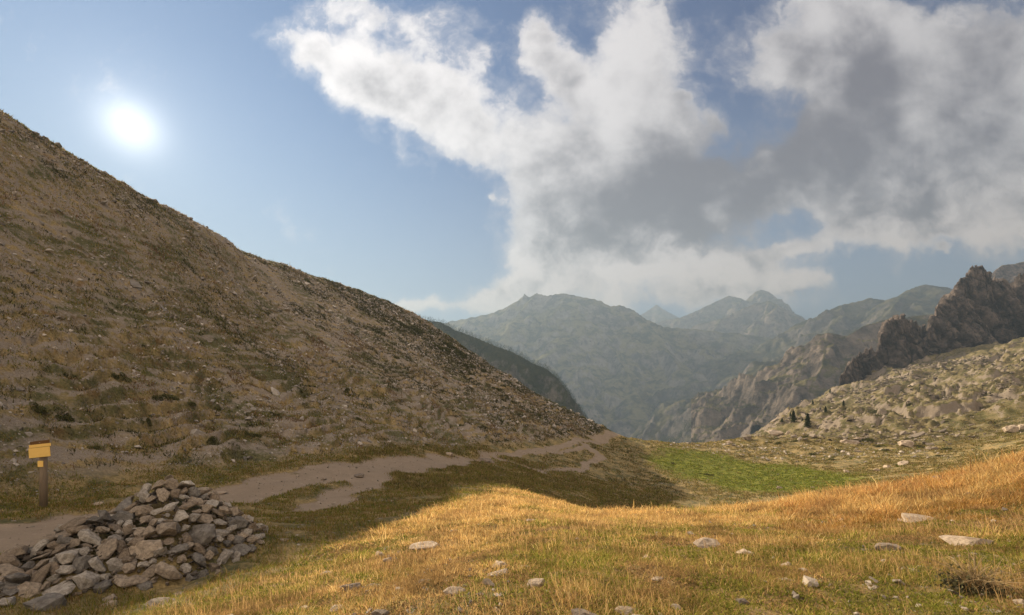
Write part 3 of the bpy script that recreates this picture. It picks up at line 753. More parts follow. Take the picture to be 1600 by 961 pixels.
def build_cairn():
    r = random.Random(5); placed = []
    named = [  # (photo x, y, size, stretch, label)
        (268, 758, 0.42, 'rounded grey-brown slab crowning the very top of the stone heap'),
        (140, 842, 0.62, 'large pale blocky stone high on the near left shoulder of the heap'),
        (108, 868, 0.56, 'light grey squarish stone just below the largest pale block of the heap'),
        (92, 923, 0.62, 'pale stone lying at the front foot of the heap beside the dark gap'),
        (135, 908, 0.50, 'upright narrow pale stone leaning at the front foot of the heap'),
        (195, 793, 0.56, 'broad flat-topped stone on the upper left flank of the heap'),
        (262, 828, 0.62, 'wide tan slab in the middle of the heap face'),
        (315, 835, 0.75, 'long tilted grey slab on the right half of the heap face'),
        (265, 895, 0.80, 'biggest brown boulder at the foot of the heap face'),
        (228, 860, 0.62, 'dark rust-brown stone standing in the lower middle of the heap'),
        (395, 828, 0.50, 'reddish-brown stone at the far right foot of the heap'),
        (310, 878, 0.60, 'dark bluish-grey boulder low on the right of the heap'),
        (75, 950, 0.80, 'large grey boulder sunk in grass in front of the heap'),
        (28, 905, 0.50, 'slanting dark stone at the far left end of the heap'),
        (8, 945, 0.50, 'half-buried pale stone at the left foot of the heap'),
        (62, 872, 0.46, 'tilted tan stone on the low left ridge of the heap'),
        (365, 800, 0.42, 'tan stone on the right shoulder of the heap'),
        (350, 870, 0.45, 'pale grey stone low on the right end of the heap'),
        (225, 800, 0.45, 'tan block on the upper face of the heap'),
    ]
    def surf(x, y): return float(ground_z(np.array([x]), np.array([y]))[0] + 0.28 * heap(np.array([x]), np.array([y]))[0])
    def zf(x, y): return ground_z(x, y) + 0.28 * heap(x, y)
    items = []
    for px_, py_, s, lab in named:
        h = ray_hit(px_, py_, zfun=zf)
        items.append((h[0], h[1], s * 0.52, lab))
    TRY = 60000
    for it in range(TRY):
        x = r.uniform(-9.3, -4.2); y = r.uniform(5.4, 10.2)
        hh = float(heap(np.array([x]), np.array([y]))[0])
        edge = hh < 0.03
        if edge:
            if r.random() > 0.004: continue
            dd = min(math.hypot(x - c[0], y - c[1]) / c[3] for c in HEAP)
            if dd > 1.3: continue
        # keep to what is in view: the near flanks and a little over the crest
        gx = float(heap(np.array([x * 1.03]), np.array([y * 1.03]))[0]) - hh
        if not edge and gx < -0.07 and y > 8.6: continue
        s = (0.255 - 0.145 * min(1, it / (0.5 * TRY)) ** 0.5) * r.uniform(0.8, 1.15) * (0.7 if edge else 1)
        ok = True
        for (a, b, c, _) in items:
            if (a - x) ** 2 + (b - y) ** 2 < (0.39 * (s + c)) ** 2: ok = False; break
        if ok: items.append((x, y, s, None))
        if len(items) >= 296: break
    named_at = [(h[0] / h[1] * F, -surf(h[0], h[1]) / h[1] * F, k) for h, k in zip(items[:len(named)], KEY)]
    made = []
    for i, (x, y, s, lab) in enumerate(items):
        me = HEAP_MESH[i % len(HEAP_MESH)]
        o = link('stone', me); z = surf(x, y)
        e = 0.12; nx = (surf(x + e, y) - surf(x - e, y)) / (2 * e); ny = (surf(x, y + e) - surf(x, y - e)) / (2 * e)
        nrm = Vector((-nx, -ny, 1)).normalized()
        q = nrm.lerp(Vector((0, 0, 1)), 0.35).to_track_quat('Z', 'Y')
        rot = q.to_matrix() @ Euler((r.gauss(0, 0.35), r.gauss(0, 0.35), r.uniform(0, 6.28))).to_matrix()
        sc = s * r.uniform(1.0, 1.25)
        o.matrix_world = Matrix.Translation((x, y, z + s * 0.06)) @ rot.to_4x4() @ Matrix.Diagonal((sc * 1.15, sc * r.uniform(0.9, 1.2), sc * r.uniform(0.85, 1.25), 1))
        o['category'] = 'stone'; o['group'] = 'stones heaped in the cairn'
        if lab:
            tone = next((t for k, t in (('pale', 'pale grey'), ('light', 'pale grey'), ('tan', 'tan'), ('rust', 'rust-brown'), ('reddish', 'rust-brown'), ('dark', 'dark grey'), ('brown', 'tan')) if k in lab), 'dark grey')
            o['label'] = lab
        else:
            tone = r.choice(['pale grey', 'tan', 'tan', 'dark grey', 'rust-brown', 'pale grey'])
            # name it after the nearest stone one can find, as seen from the path side
            qx, qy = x / y * F, -z / y * F
            best = min(named_at, key=lambda t: math.hypot(t[0] - qx, t[1] - qy)); dx, dy = qx - best[0], qy - best[1]
            dist = math.hypot(dx, dy); far_ = 'just ' if dist < 32 else '' if dist < 60 else 'well '
            way = ('right of' if dx > 0 else 'left of') if abs(dx) > abs(dy) * 1.3 else ('below' if dy > 0 else 'above') if abs(dy) > abs(dx) * 1.3 else ('below and right of' if dx > 0 else 'below and left of') if dy > 0 else ('above and right of' if dx > 0 else 'above and left of')
            o['label'] = f"{'tiny' if s < 0.145 else 'small' if s < 0.18 else 'medium' if s < 0.24 else 'large'} {tone} {SHAPE[i % 6]} {far_}{way} the {best[2]}"
        o.color = TONE[tone]; made.append(o)
    same = {}
    for o in made: same.setdefault(o['label'], []).append(o)
    for lb, os_ in same.items():
        if 1 < len(os_) < 4:
            os_.sort(key=lambda o: -o.matrix_world.translation.z / o.matrix_world.translation.y)
            for o, w in zip(os_, ('upper of two', 'lower of two') if len(os_) == 2 else ('topmost of three', 'middle of three', 'lowest of three')): o['label'] = lb + ', ' + w


build_cairn()


# rocks lying in the grass: (photo x, y, width in photo pixels, height ratio, label)
ROCKS = [
    (547, 913, 40, 0.7, 'pointed grey rock in golden grass, larger of the pair with a low brown rock'),
    (578, 914, 28, 0.5, 'low brown rock touching the pointed grey rock in golden grass'),
    (525, 950, 30, 0.35, 'flat pale slab in the grass below the pointed grey rock'),
    (592, 957, 34, 0.6, 'dark-faced rock cut by the bottom edge of the view'),
    (508, 895, 20, 0.4, 'small whitish rock in the grass near the edge of the shade'),
    (596, 862, 22, 0.9, 'upright small rock with dry stems around it'),
    (607, 873, 18, 0.7, 'smaller rock just below the upright rock among dry stems'),
    (665, 850, 44, 0.3, 'long flat pale slab level with the turf'),
    (780, 880, 32, 0.4, 'low pale rounded rock in mid meadow turf'),
    (778, 893, 40, 0.35, 'broad low pale rock just below the rounded one'),
    (822, 884, 18, 0.5, 'small pale rock near the split cream boulder'),
    (838, 908, 38, 0.6, 'cream boulder with a split face, half sunk in grass'),
    (710, 925, 40, 0.3, 'low broken slab among soil and grass'),
    (660, 907, 26, 0.45, 'small brown rock beside bare soil'),
    (918, 952, 56, 0.7, 'big pinkish-grey boulder cut by the bottom edge of the view'),
    (982, 953, 46, 0.35, 'flat pinkish slab beside the big pinkish boulder'),
    (1106, 846, 40, 0.5, 'pale blocky rock in long grass with a shaded side'),
    (1163, 862, 42, 0.35, 'wide low pale rock right of the blocky one'),
    (1228, 880, 26, 0.6, 'small round-topped rock near bare soil patch'),
    (1228, 905, 20, 0.4, 'small flat rock on the bare soil patch'),
    (1160, 938, 24, 0.5, 'small brown rock hidden in green grass'),
    (1390, 853, 44, 0.5, 'dark square-edged rock with a lit top in green grass'),
    (1430, 807, 60, 0.3, 'long low cream slab in the grass of the right mound'),
    (1512, 836, 72, 0.45, 'large wedge-shaped cream rock, highest point at its left end'),
    (1595, 940, 24, 1.0, 'pale rock cut by the right edge of the view'),
    (1474, 745, 34, 0.55, 'brownish rock on the crest in reddish grass'),
    (1410, 812, 16, 0.5, 'small rock at the left end of the long cream slab'),
    (1008, 870, 26, 0.35, 'little pale slab lying in rust-tinted grass'),
    (1030, 903, 24, 0.35, 'small flat rock among tufts below the little pale slab'),
    (830, 812, 24, 0.35, 'low rock on the far brow of the golden grass'),
    (1310, 805, 18, 0.4, 'small pale stone on the golden brow'),
    (243, 938, 46, 0.5, 'low dark rock in green grass in front of the stone heap'),
    (283, 927, 26, 0.4, 'small grey rock between the heap and the golden grass'),
    (170, 943, 26, 0.4, 'small pale stone under the front of the heap'),
    (560, 741, 22, 0.5, 'brown boulder sitting on the bare path'),
    (505, 748, 12, 0.5, 'small stone on the bare path left of the brown boulder'),
    (577, 762, 14, 0.4, 'flat dark stone at the lower edge of the path'),
    (757, 716, 26, 0.5, 'dark boulder where the two trails meet'),
    (702, 708, 16, 0.6, 'pale boulder on the bank above the path'),
    (335, 770, 40, 0.15, 'long thin slab on the path behind the heap'),
    (150, 787, 20, 0.3, 'pale flat stone on the path near the signpost'),
    (1167, 681, 17, 0.9, 'round brown boulder on the lip of the meadow'),
    (1139, 690, 12, 0.8, 'small pointed pale boulder left of the round one on the meadow lip'),
    (1213, 673, 26, 0.7, 'long block-shaped boulder on the skyline of the meadow lip'),
    (1231, 675, 12, 0.7, 'small cube-like boulder beside the long block on the skyline'),
    (1328, 688, 30, 0.45, 'pale boulder with a dark shrub, beyond the meadow'),
    (1345, 684, 18, 0.7, 'squat boulder leaning on the pale one beyond the meadow'),
    (1416, 690, 26, 0.7, 'jumbled boulder at the foot of the rocky slope'),
    (1455, 699, 18, 0.6, 'small dark boulder below the rocky slope'),
    (1217, 760, 10, 0.8, 'tiny pale rock casting a shadow on the green meadow'),
    (1270, 760, 8, 0.6, 'tiny pale rock near the golden brow at the meadow edge'),
    (1322, 735, 12, 0.6, 'small rock in the meadow below the rock band'),
    (1412, 722, 18, 0.6, 'largest rock of the band along the meadow'),
    (1385, 728, 14, 0.6, 'middle rock of the band along the meadow'),
    (1370, 733, 12, 0.6, 'left rock of the band along the meadow'),
    (1340, 704, 10, 0.5, 'small rock among dark tufts beyond the meadow'),
    (1580, 668, 24, 0.8, 'tall pale boulder at the base of the talus on the right'),
    (1602, 664, 22, 0.8, 'boulder at the right frame edge on the talus base'),
    (720, 742, 8, 0.4, 'tiny pale stone under the trail edge'),
]


def build_rocks():
    r = random.Random(11)
    for i, (px_, py_, w, hr, lab) in enumerate(ROCKS):
        hr *= 1.0
        h = ray_hit(px_, py_ + w * hr * 0.35)
        if h is None: print('rock off ground', i); continue
        s = w / F * h[1]
        o = link('rock' if s < 1.2 else 'boulder', PALE_MESH[i % len(PALE_MESH)])
        o.matrix_world = Matrix.Translation((h[0], h[1], h[2] + s * hr * 0.12)) @ Euler((r.gauss(0, .1), r.gauss(0, .1), r.gauss(0, 0.5))).to_matrix().to_4x4() @ Matrix.Diagonal((s * 0.85, s * 0.9, s * hr * 1.5, 1))
        dk = any(k in lab for k in ('dark', 'brown', 'grey')) and 'pale' not in lab
        o.color = (0.62, 0.6, 0.6, 1) if dk else (1.1, 1.05, 1.0, 1)
        o['label'] = lab; o['category'] = 'rock'; o['group'] = 'rocks lying about the pass'


build_rocks()


def scatter_stones(name, label_mat, x, y, s, seed, lift=0.0):
    """many small hull stones as one object"""
    rr = np.random.default_rng(seed); protos = []
    for k in range(8):
        bm = bmesh.new()
        for _ in range(9):
            v = rr.normal(size=3); v /= np.linalg.norm(v); bm.verts.new((v[0] * 0.6, v[1] * 0.5, v[2] * 0.38))
        res = bmesh.ops.convex_hull(bm, input=bm.verts)
        bmesh.ops.delete(bm, geom=list({e for e in res['geom_interior'] if isinstance(e, bmesh.types.BMVert)}), context='VERTS')
        bmesh.ops.triangulate(bm, faces=bm.faces); bm.verts.index_update()
        protos.append((np.array([v.co[:] for v in bm.verts]), np.array([[v.index for v in f.verts] for f in bm.faces]))); bm.free()
    z = ground_z(x, y) + lift * np.minimum(heap(x, y), 1.0); pk = rr.integers(0, 8, len(x)); VV = []; FF = []; CC = []; off = 0
    for k in range(8):
        idx = np.where(pk == k)[0]
        if not len(idx): continue
        pv, pf = protos[k]; n = len(idx)
        a = rr.uniform(0, 6.28, n); ca, sa = np.cos(a), np.sin(a); t = rr.normal(0, 0.35, n)
        X = pv[None, :, 0] * ca[:, None] - pv[None, :, 1] * sa[:, None]; Y = pv[None, :, 0] * sa[:, None] + pv[None, :, 1] * ca[:, None]
        Z = pv[None, :, 2] + X * t[:, None]
        S = s[idx][:, None]
        Vt = np.stack([X * S + x[idx][:, None], Y * S + y[idx][:, None], Z * S + z[idx][:, None] + 0.1 * S], -1)
        FF.append((pf[None] + (np.arange(n) * len(pv))[:, None, None] + off).reshape(-1, 3)); off += n * len(pv)
        VV.append(Vt.reshape(-1, 3)); c = np.repeat(rr.uniform(0.4, 1.25, n), len(pv)); CC.append(np.stack([c, c, c], 1))
    me = mesh_from(name, np.concatenate(VV), None, np.concatenate(FF), label_mat, False, {'tint': np.concatenate(CC)})
    return link(name, me, kind='stuff')


def tint_stone(name, c0, c1):
    m, T = new_mat(name); pos = T.n('ShaderNodeNewGeometry').outputs['Position']
    a = T.n('ShaderNodeAttribute', attribute_name='tint'); n = T.noise(pos, 6, 4, 0.7)
    col = T.mix(1.0, T.mix(n, c0, c1), a.outputs['Color'], 'MULTIPLY'); principled(T, col, 0.9, n, 0.05, 0.7); return m


def build_scree():
    rr = np.random.default_rng(3)
    # stones on the hill face
    n = 85000; y = rr.uniform(6, 98, n); x = rr.uniform(-50, 16, n); M = masks(x, y); d = np.hypot(x, y)
    keep = (M['hill'] > 0.5) & (M['path'] < 0.6) & (rr.uniform(0, 1, n) < 0.25 + 0.75 * sstep(fbm(x, y, 9, 3, off=77), -0.2, 0.4)); x, y, d = x[keep], y[keep], d[keep]
    s = 0.075 * rr.lognormal(0, 0.55, len(x)) * (0.7 + d / 50)
    o = scatter_stones('loose_stones', tint_stone('scree_hill', (0.22, 0.19, 0.165), (0.46, 0.42, 0.37)), x, y, s, 4)
    o['label'] = 'loose pale stones strewn over the shaded hillside'; o['category'] = 'loose stones'
    # pebbles near: path and foreground turf
    n = 14000; y = rr.uniform(2, 60, n) ** 1.0; x = rr.uniform(-1.15, 1.3, n) * y; M = masks(x, y)
    keep = (M['hill'] < 0.5) & (heap(x, y) < 0.02) & ((M['path'] > 0.4) | (fbm(x, y, 1.6, 3, off=55) > 0.22)); x, y = x[keep], y[keep]
    s = np.clip((0.03 + 0.012 * (masks(x, y)['mound'] > 0.5)) * rr.lognormal(0, 0.55, len(x)) * (0.8 + y / 25), 0.012, 0.04 + 0.004 * y)
    o = scatter_stones('pebbles', tint_stone('scree_path', (0.16, 0.13, 0.10), (0.33, 0.28, 0.225)), x, y, s, 5)
    o['label'] = 'pebbles and small stones lying on the path and in the turf'; o['category'] = 'pebbles'
    n = 1500; d = 2.5 + 20 * rr.uniform(0, 1, n); x = rr.uniform(-1.1, 1.25, n) * d; y = d; k = (masks(x, y)['mound'] > 0.5) & (fbm(x, y, 2.4, 3, off=181) > 0.12); x, y = x[k], y[k]
    o = scatter_stones('turf_stones', tint_stone('stones_turf', (0.17, 0.14, 0.11), (0.40, 0.34, 0.275)), x, y, np.clip(0.055 * rr.lognormal(0, 0.5, len(x)), 0.02, 0.16), 15)
    o['label'] = 'small half-buried stones dotted through the golden turf'; o['category'] = 'turf stones'
    # talus of the rocky slope
    n = 110000; x = rr.uniform(30, 330, n); y = rr.uniform(60, 390, n); M = masks(x, y)
    keep = (M['slope'] > 0.4) & (x / y < 1.25) & (rr.uniform(0, 1, n) < sstep(fbm(x, y, 45, 3, off=91), -0.25, 0.3) * 0.9 + 0.1)
    x, y = x[keep], y[keep]
    s = np.clip(0.42 * rr.lognormal(-0.25, 0.6, len(x)) * (0.6 + y / 240), 0.12, 2.6)
    o = scatter_stones('scree', tint_stone('scree_far', (0.12, 0.097, 0.075), (0.28, 0.23, 0.18)), x, y, s, 6)
    o['label'] = 'pale blocky scree covering the rocky slope beyond the meadow'; o['category'] = 'scree'
    n = 5000; x = rr.uniform(-9.3, -4.2, n); y = rr.uniform(5.4, 10.2, n); k = heap(x, y) > 0.03; x, y = x[k], y[k]
    o = scatter_stones('rubble', tint_stone('rubble_stone', (0.08, 0.064, 0.05), (0.20, 0.165, 0.13)), x, y, 0.06 * rr.lognormal(0, 0.35, len(x)), 14, lift=0.20)
    o['label'] = 'small rubble filling the gaps of the stone heap'; o['category'] = 'rubble'
    # band of rocks at the meadow's edge
    n = 900; t = rr.uniform(0, 1, n); x = 30 + 34 * t + rr.normal(0, 2.5, n); y = 80 - 16 * t + rr.normal(0, 5, n) + 8
    s = 0.2 * rr.lognormal(0, 0.6, n)
    o = scatter_stones('field_stones', tint_stone('scree_meadow', (0.24, 0.20, 0.16), (0.46, 0.40, 0.33)), x, y, s, 8)
    o['label'] = 'scattered pale stones in the turf round the green meadow'; o['category'] = 'field stones'


build_scree()


# ---------------------------------------------------------------- plants
def leaf_material(name, rough=0.7, trans=0.45, ca='tint'):
    m, T = new_mat(name); a = T.n('ShaderNodeAttribute', attribute_name=ca)
    d = T.n('ShaderNodeBsdfDiffuse'); T.put(d.inputs[0], a.outputs['Color'])
    tr = T.n('ShaderNodeBsdfTranslucent'); T.put(tr.inputs[0], a.outputs['Color'])
    mx = T.n('ShaderNodeMixShader'); mx.inputs[0].default_value = trans
    T.t.links.new(d.outputs[0], mx.inputs[1]); T.t.links.new(tr.outputs[0], mx.inputs[2]); T.t.links.new(mx.outputs[0], T.out.inputs[0])
    return m


M_GRASS = leaf_material('grass_blades', trans=0.5)
M_LEAF = leaf_material('shrub_leaves', trans=0.25)
M_NEEDLE = leaf_material('needles', trans=0.15)


def blades(name, x, y, h, w, lean_a, lean, col, seed):
    """grass blades (root at x,y) as one mesh: quad + tip triangle each"""
    n = len(x); rr = np.random.default_rng(seed)
    z = ground_z(x, y) - 0.01
    fa = rr.uniform(0, math.pi, n); fx, fy = np.cos(fa) * w * 0.5, np.sin(fa) * w * 0.5
    lx, ly = np.cos(lean_a) * lean * h, np.sin(lean_a) * lean * h
    hm = h * 0.55
    V = np.empty((n, 5, 3), np.float32)
    V[:, 0] = np.stack([x - fx, y - fy, z], 1); V[:, 1] = np.stack([x + fx, y + fy, z], 1)
    V[:, 2] = np.stack([x - fx * .8 + lx * .35, y - fy * .8 + ly * .35, z + hm], 1); V[:, 3] = np.stack([x + fx * .8 + lx * .35, y + fy * .8 + ly * .35, z + hm], 1)
    V[:, 4] = np.stack([x + lx, y + ly, z + h * np.sqrt(np.clip(1 - 0.6 * lean ** 2, 0.1, 1))], 1)
    b = np.arange(n) * 5
    Q = np.stack([b, b + 1, b + 3, b + 2], 1); Tt = np.stack([b + 2, b + 3, b + 4], 1)
    cc = np.repeat(col[:, None, :], 5, 1) * np.array([0.8, 0.8, 1, 1, 1.1])[None, :, None]
    me = mesh_from(name, V.reshape(-1, 3), Q, Tt, M_GRASS, False, {'tint': cc.reshape(-1, 3)})
    return link(name, me, kind='stuff')


def in_frame(x, y, z, marg=80):
    px = 800 + x / y * F; return (px > -marg * 2) & (px < 1600 + marg * 2)


GOLD = np.array([(0.66, 0.45, 0.17), (0.74, 0.55, 0.25), (0.58, 0.38, 0.13), (0.50, 0.29, 0.11)])
GREEN = np.array([(0.25, 0.26, 0.045), (0.33, 0.32, 0.06), (0.17, 0.20, 0.03), (0.42, 0.37, 0.09)])


def build_grass():
    rr = np.random.default_rng(21)
    # tufts on the mound; spacing grows with distance
    N = 105000; u = rr.uniform(0, 1, N)
    d = (1.4 ** 0.9 + u * (27 ** 0.9 - 1.4 ** 0.9)) ** (1 / 0.9); x = rr.uniform(-1.3, 1.35, N) * d; y = d
    M = masks(x, y); pn = fbm(x, y, 1.5, 3, off=33); g = fbm(x, y, 2.6, 3, off=61)
    keep = (M['mound'] > 0.35) & (heap(x, y) < 0.02) & (M['path'] < 0.4) & ((pn > -0.22 + 0.35 * rr.uniform(-1, 1, N) - 0.4 * sstep(d, 8, 14)) | (rr.uniform(0, 1, N) < 0.55)); 
    x, y, d, g, pn = x[keep], y[keep], d[keep], g[keep], pn[keep]
    nb = 14; n = len(x)
    # colour kind: golden far and on the brow, greener near
    near = 1 - sstep(d, 4, 13)
    gk = sstep(g + 0.55 * near - 0.18 + 0.35 * (x / y) * near + rr.normal(0, 0.14, n), -0.1, 0.25)
    isg = rr.uniform(0, 1, n) < gk * 0.85
    hgt = np.where(isg, 0.052, 0.066) * rr.lognormal(0, 0.42, n) * (1 + 0.55 * sstep(d, 8, 15)) * (1 + 0.5 * np.clip(fbm(x, y, 0.7, 2, off=44), -0.8, 1.2))
    hgt = hgt * (0.42 + 0.58 * sstep(pn + 0.4 * sstep(d, 8, 14), -0.35, 0.15))
    rt = x / y > 0.6
    hgt = hgt * np.where(rt & (d > 9), 1.7, 1.0)
    sp = 0.035 + 0.008 * d
    X = np.repeat(x, nb) + rr.normal(0, 1, n * nb) * np.repeat(sp, nb); Y = np.repeat(y, nb) + rr.normal(0, 1, n * nb) * np.repeat(sp, nb)
    H = np.repeat(hgt, nb) * rr.uniform(0.5, 1.25, n * nb)
    Wd = np.maximum(0.0035, 0.0011 * np.repeat(d, nb)) * rr.uniform(0.7, 1.3, n * nb)
    la = np.arctan2(Y - np.repeat(y, nb), X - np.repeat(x, nb)) + rr.normal(0, .5, n * nb); ln = np.clip(rr.normal(0.72, 0.3, n * nb), 0.05, 1.25)
    k = rr.integers(0, 4, n * nb); I = np.repeat(isg, nb)
    col = np.where(I[:, None], GREEN[k], GOLD[k]); red = np.repeat((rt & (d > 8)) * sstep(g, -0.3, 0.3), nb)
    col = col * (1 - red[:, None] * 0.62) + np.array([0.42, 0.17, 0.06]) * red[:, None] * 0.62
    mixd = rr.uniform(0, 1, n * nb) < 0.22; col = np.where(mixd[:, None], GOLD[k], col)
    br = np.repeat(sstep(fbm(x, y, 1.1, 3, off=99) + 0.25 * near, 0.1, 0.55) * 0.75, nb)
    col = col * (1 - br[:, None]) + np.array([0.36, 0.22, 0.10]) * br[:, None]
    col = col * rr.uniform(0.6, 1.2, n * nb)[:, None] * np.repeat((0.8 + 0.2 * sstep(d, 5, 14)) * np.clip(1.0 + 0.75 * fbm(x, y, 0.55, 3, off=171), 0.45, 1.35), nb)[:, None]
    o = blades('golden_grass', X, Y, H, Wd, la, ln, col, 1)
    o['label'] = 'sunlit golden and green grass covering the near slope'; o['category'] = 'grass'
    # low leafy undergrowth that closes the turf near the viewer
    n0 = 70000; u = rr.uniform(0, 1, n0); d = 1.3 + 10.5 * u ** 0.9; x = rr.uniform(-1.25, 1.3, n0) * d; y = d; M = masks(x, y)
    kp = (M['mound'] > 0.4) & (heap(x, y) < 0.02) & (fbm(x, y, 0.9, 3, off=151) > -0.42); x, y, d = x[kp], y[kp], d[kp]; n = len(x); nb2 = 6
    gq = np.repeat(fbm(x, y, 1.7, 3, off=61) + rr.normal(0, .2, n) > -0.12, nb2); k = rr.integers(0, 4, n * nb2)
    col = np.where(gq[:, None], GREEN[k] * 0.72, np.array([0.34, 0.22, 0.10])[None, :] * (0.7 + 0.2 * k[:, None])) * rr.uniform(0.6, 1.15, n * nb2)[:, None]
    X = np.repeat(x, nb2) + rr.normal(0, 1, n * nb2) * np.repeat(0.03 + 0.004 * d, nb2); Y = np.repeat(y, nb2) + rr.normal(0, 1, n * nb2) * np.repeat(0.03 + 0.004 * d, nb2)
    o = blades('undergrowth', X, Y, 0.032 * rr.lognormal(0, 0.4, n * nb2), 0.006 + 0.0011 * np.repeat(d, nb2), rr.uniform(0, 6.28, n * nb2), np.clip(rr.normal(1.0, .3, n * nb2), .1, 1.3), col, 7)
    o['label'] = 'low green leaves between the taller golden grass'; o['category'] = 'undergrowth'
    # fine seed stalks standing over the turf
    n = 26000; u = rr.uniform(0, 1, n); d = 2 + 22 * u; x = rr.uniform(-1.2, 1.3, n) * d; y = d; M = masks(x, y); g = fbm(x, y, 3.5, 3, off=71)
    kp = (M['mound'] > 0.6) & (heap(x, y) < 0.01) & (g > -0.05); x, y, d = x[kp], y[kp], d[kp]; n = len(x)
    o = blades('grass_stalks', x, y, rr.uniform(0.10, 0.24, n) * (1 + 0.3 * (x / y > 0.8)), np.maximum(0.002, 0.0008 * d), rr.normal(2.7, 0.8, n), np.clip(rr.normal(0.35, .2, n), 0, 1), np.array([[0.55, 0.36, 0.16]]) * rr.uniform(0.7, 1.2, n)[:, None], 2)
    o['label'] = 'thin dry grass stalks rising above the golden turf'; o['category'] = 'dry grass'
    # short turf round the cairn, beside the path and on the benches of the hill foot
    N = 60000; u = rr.uniform(0, 1, N); d = 4.5 + 44 * u ** 1.1; x = rr.uniform(-1.2, 0.35, N) * d; y = d
    M = masks(x, y); pn = fbm(x, y, 2.2, 4, off=83)
    th = BASE(x, y) * 1.5 + 1.4 * fbm(x, y, 7, 3, off=11) + 0.3 * fbm(x, y, 1.6, 2, off=4); fr = th - np.floor(th)
    keep = (M['mound'] < 0.5) & (M['path'] < 0.35) & (heap(x, y) < 0.02) & (((M['hill'] < 0.5) & (pn > -0.35)) | ((M['hill'] >= 0.5) & (fr > 0.45) & (pn > -0.1)))
    x, y, d, pn = x[keep], y[keep], d[keep], pn[keep]; n = len(x); nb = 8
    X = np.repeat(x, nb) + rr.normal(0, 1, n * nb) * np.repeat(0.03 + 0.006 * d, nb); Y = np.repeat(y, nb) + rr.normal(0, 1, n * nb) * np.repeat(0.03 + 0.006 * d, nb)
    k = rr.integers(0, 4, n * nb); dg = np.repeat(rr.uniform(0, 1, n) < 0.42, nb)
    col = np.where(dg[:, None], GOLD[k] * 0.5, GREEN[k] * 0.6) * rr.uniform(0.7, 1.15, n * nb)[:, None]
    H = 0.065 * rr.lognormal(0, .35, n * nb) * np.repeat(1 + d / 60, nb)
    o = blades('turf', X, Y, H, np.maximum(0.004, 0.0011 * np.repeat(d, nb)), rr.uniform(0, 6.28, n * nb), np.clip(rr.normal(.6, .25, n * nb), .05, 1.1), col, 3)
    o['label'] = 'short shaded turf round the stone heap and beside the path'; o['category'] = 'turf'


build_grass()


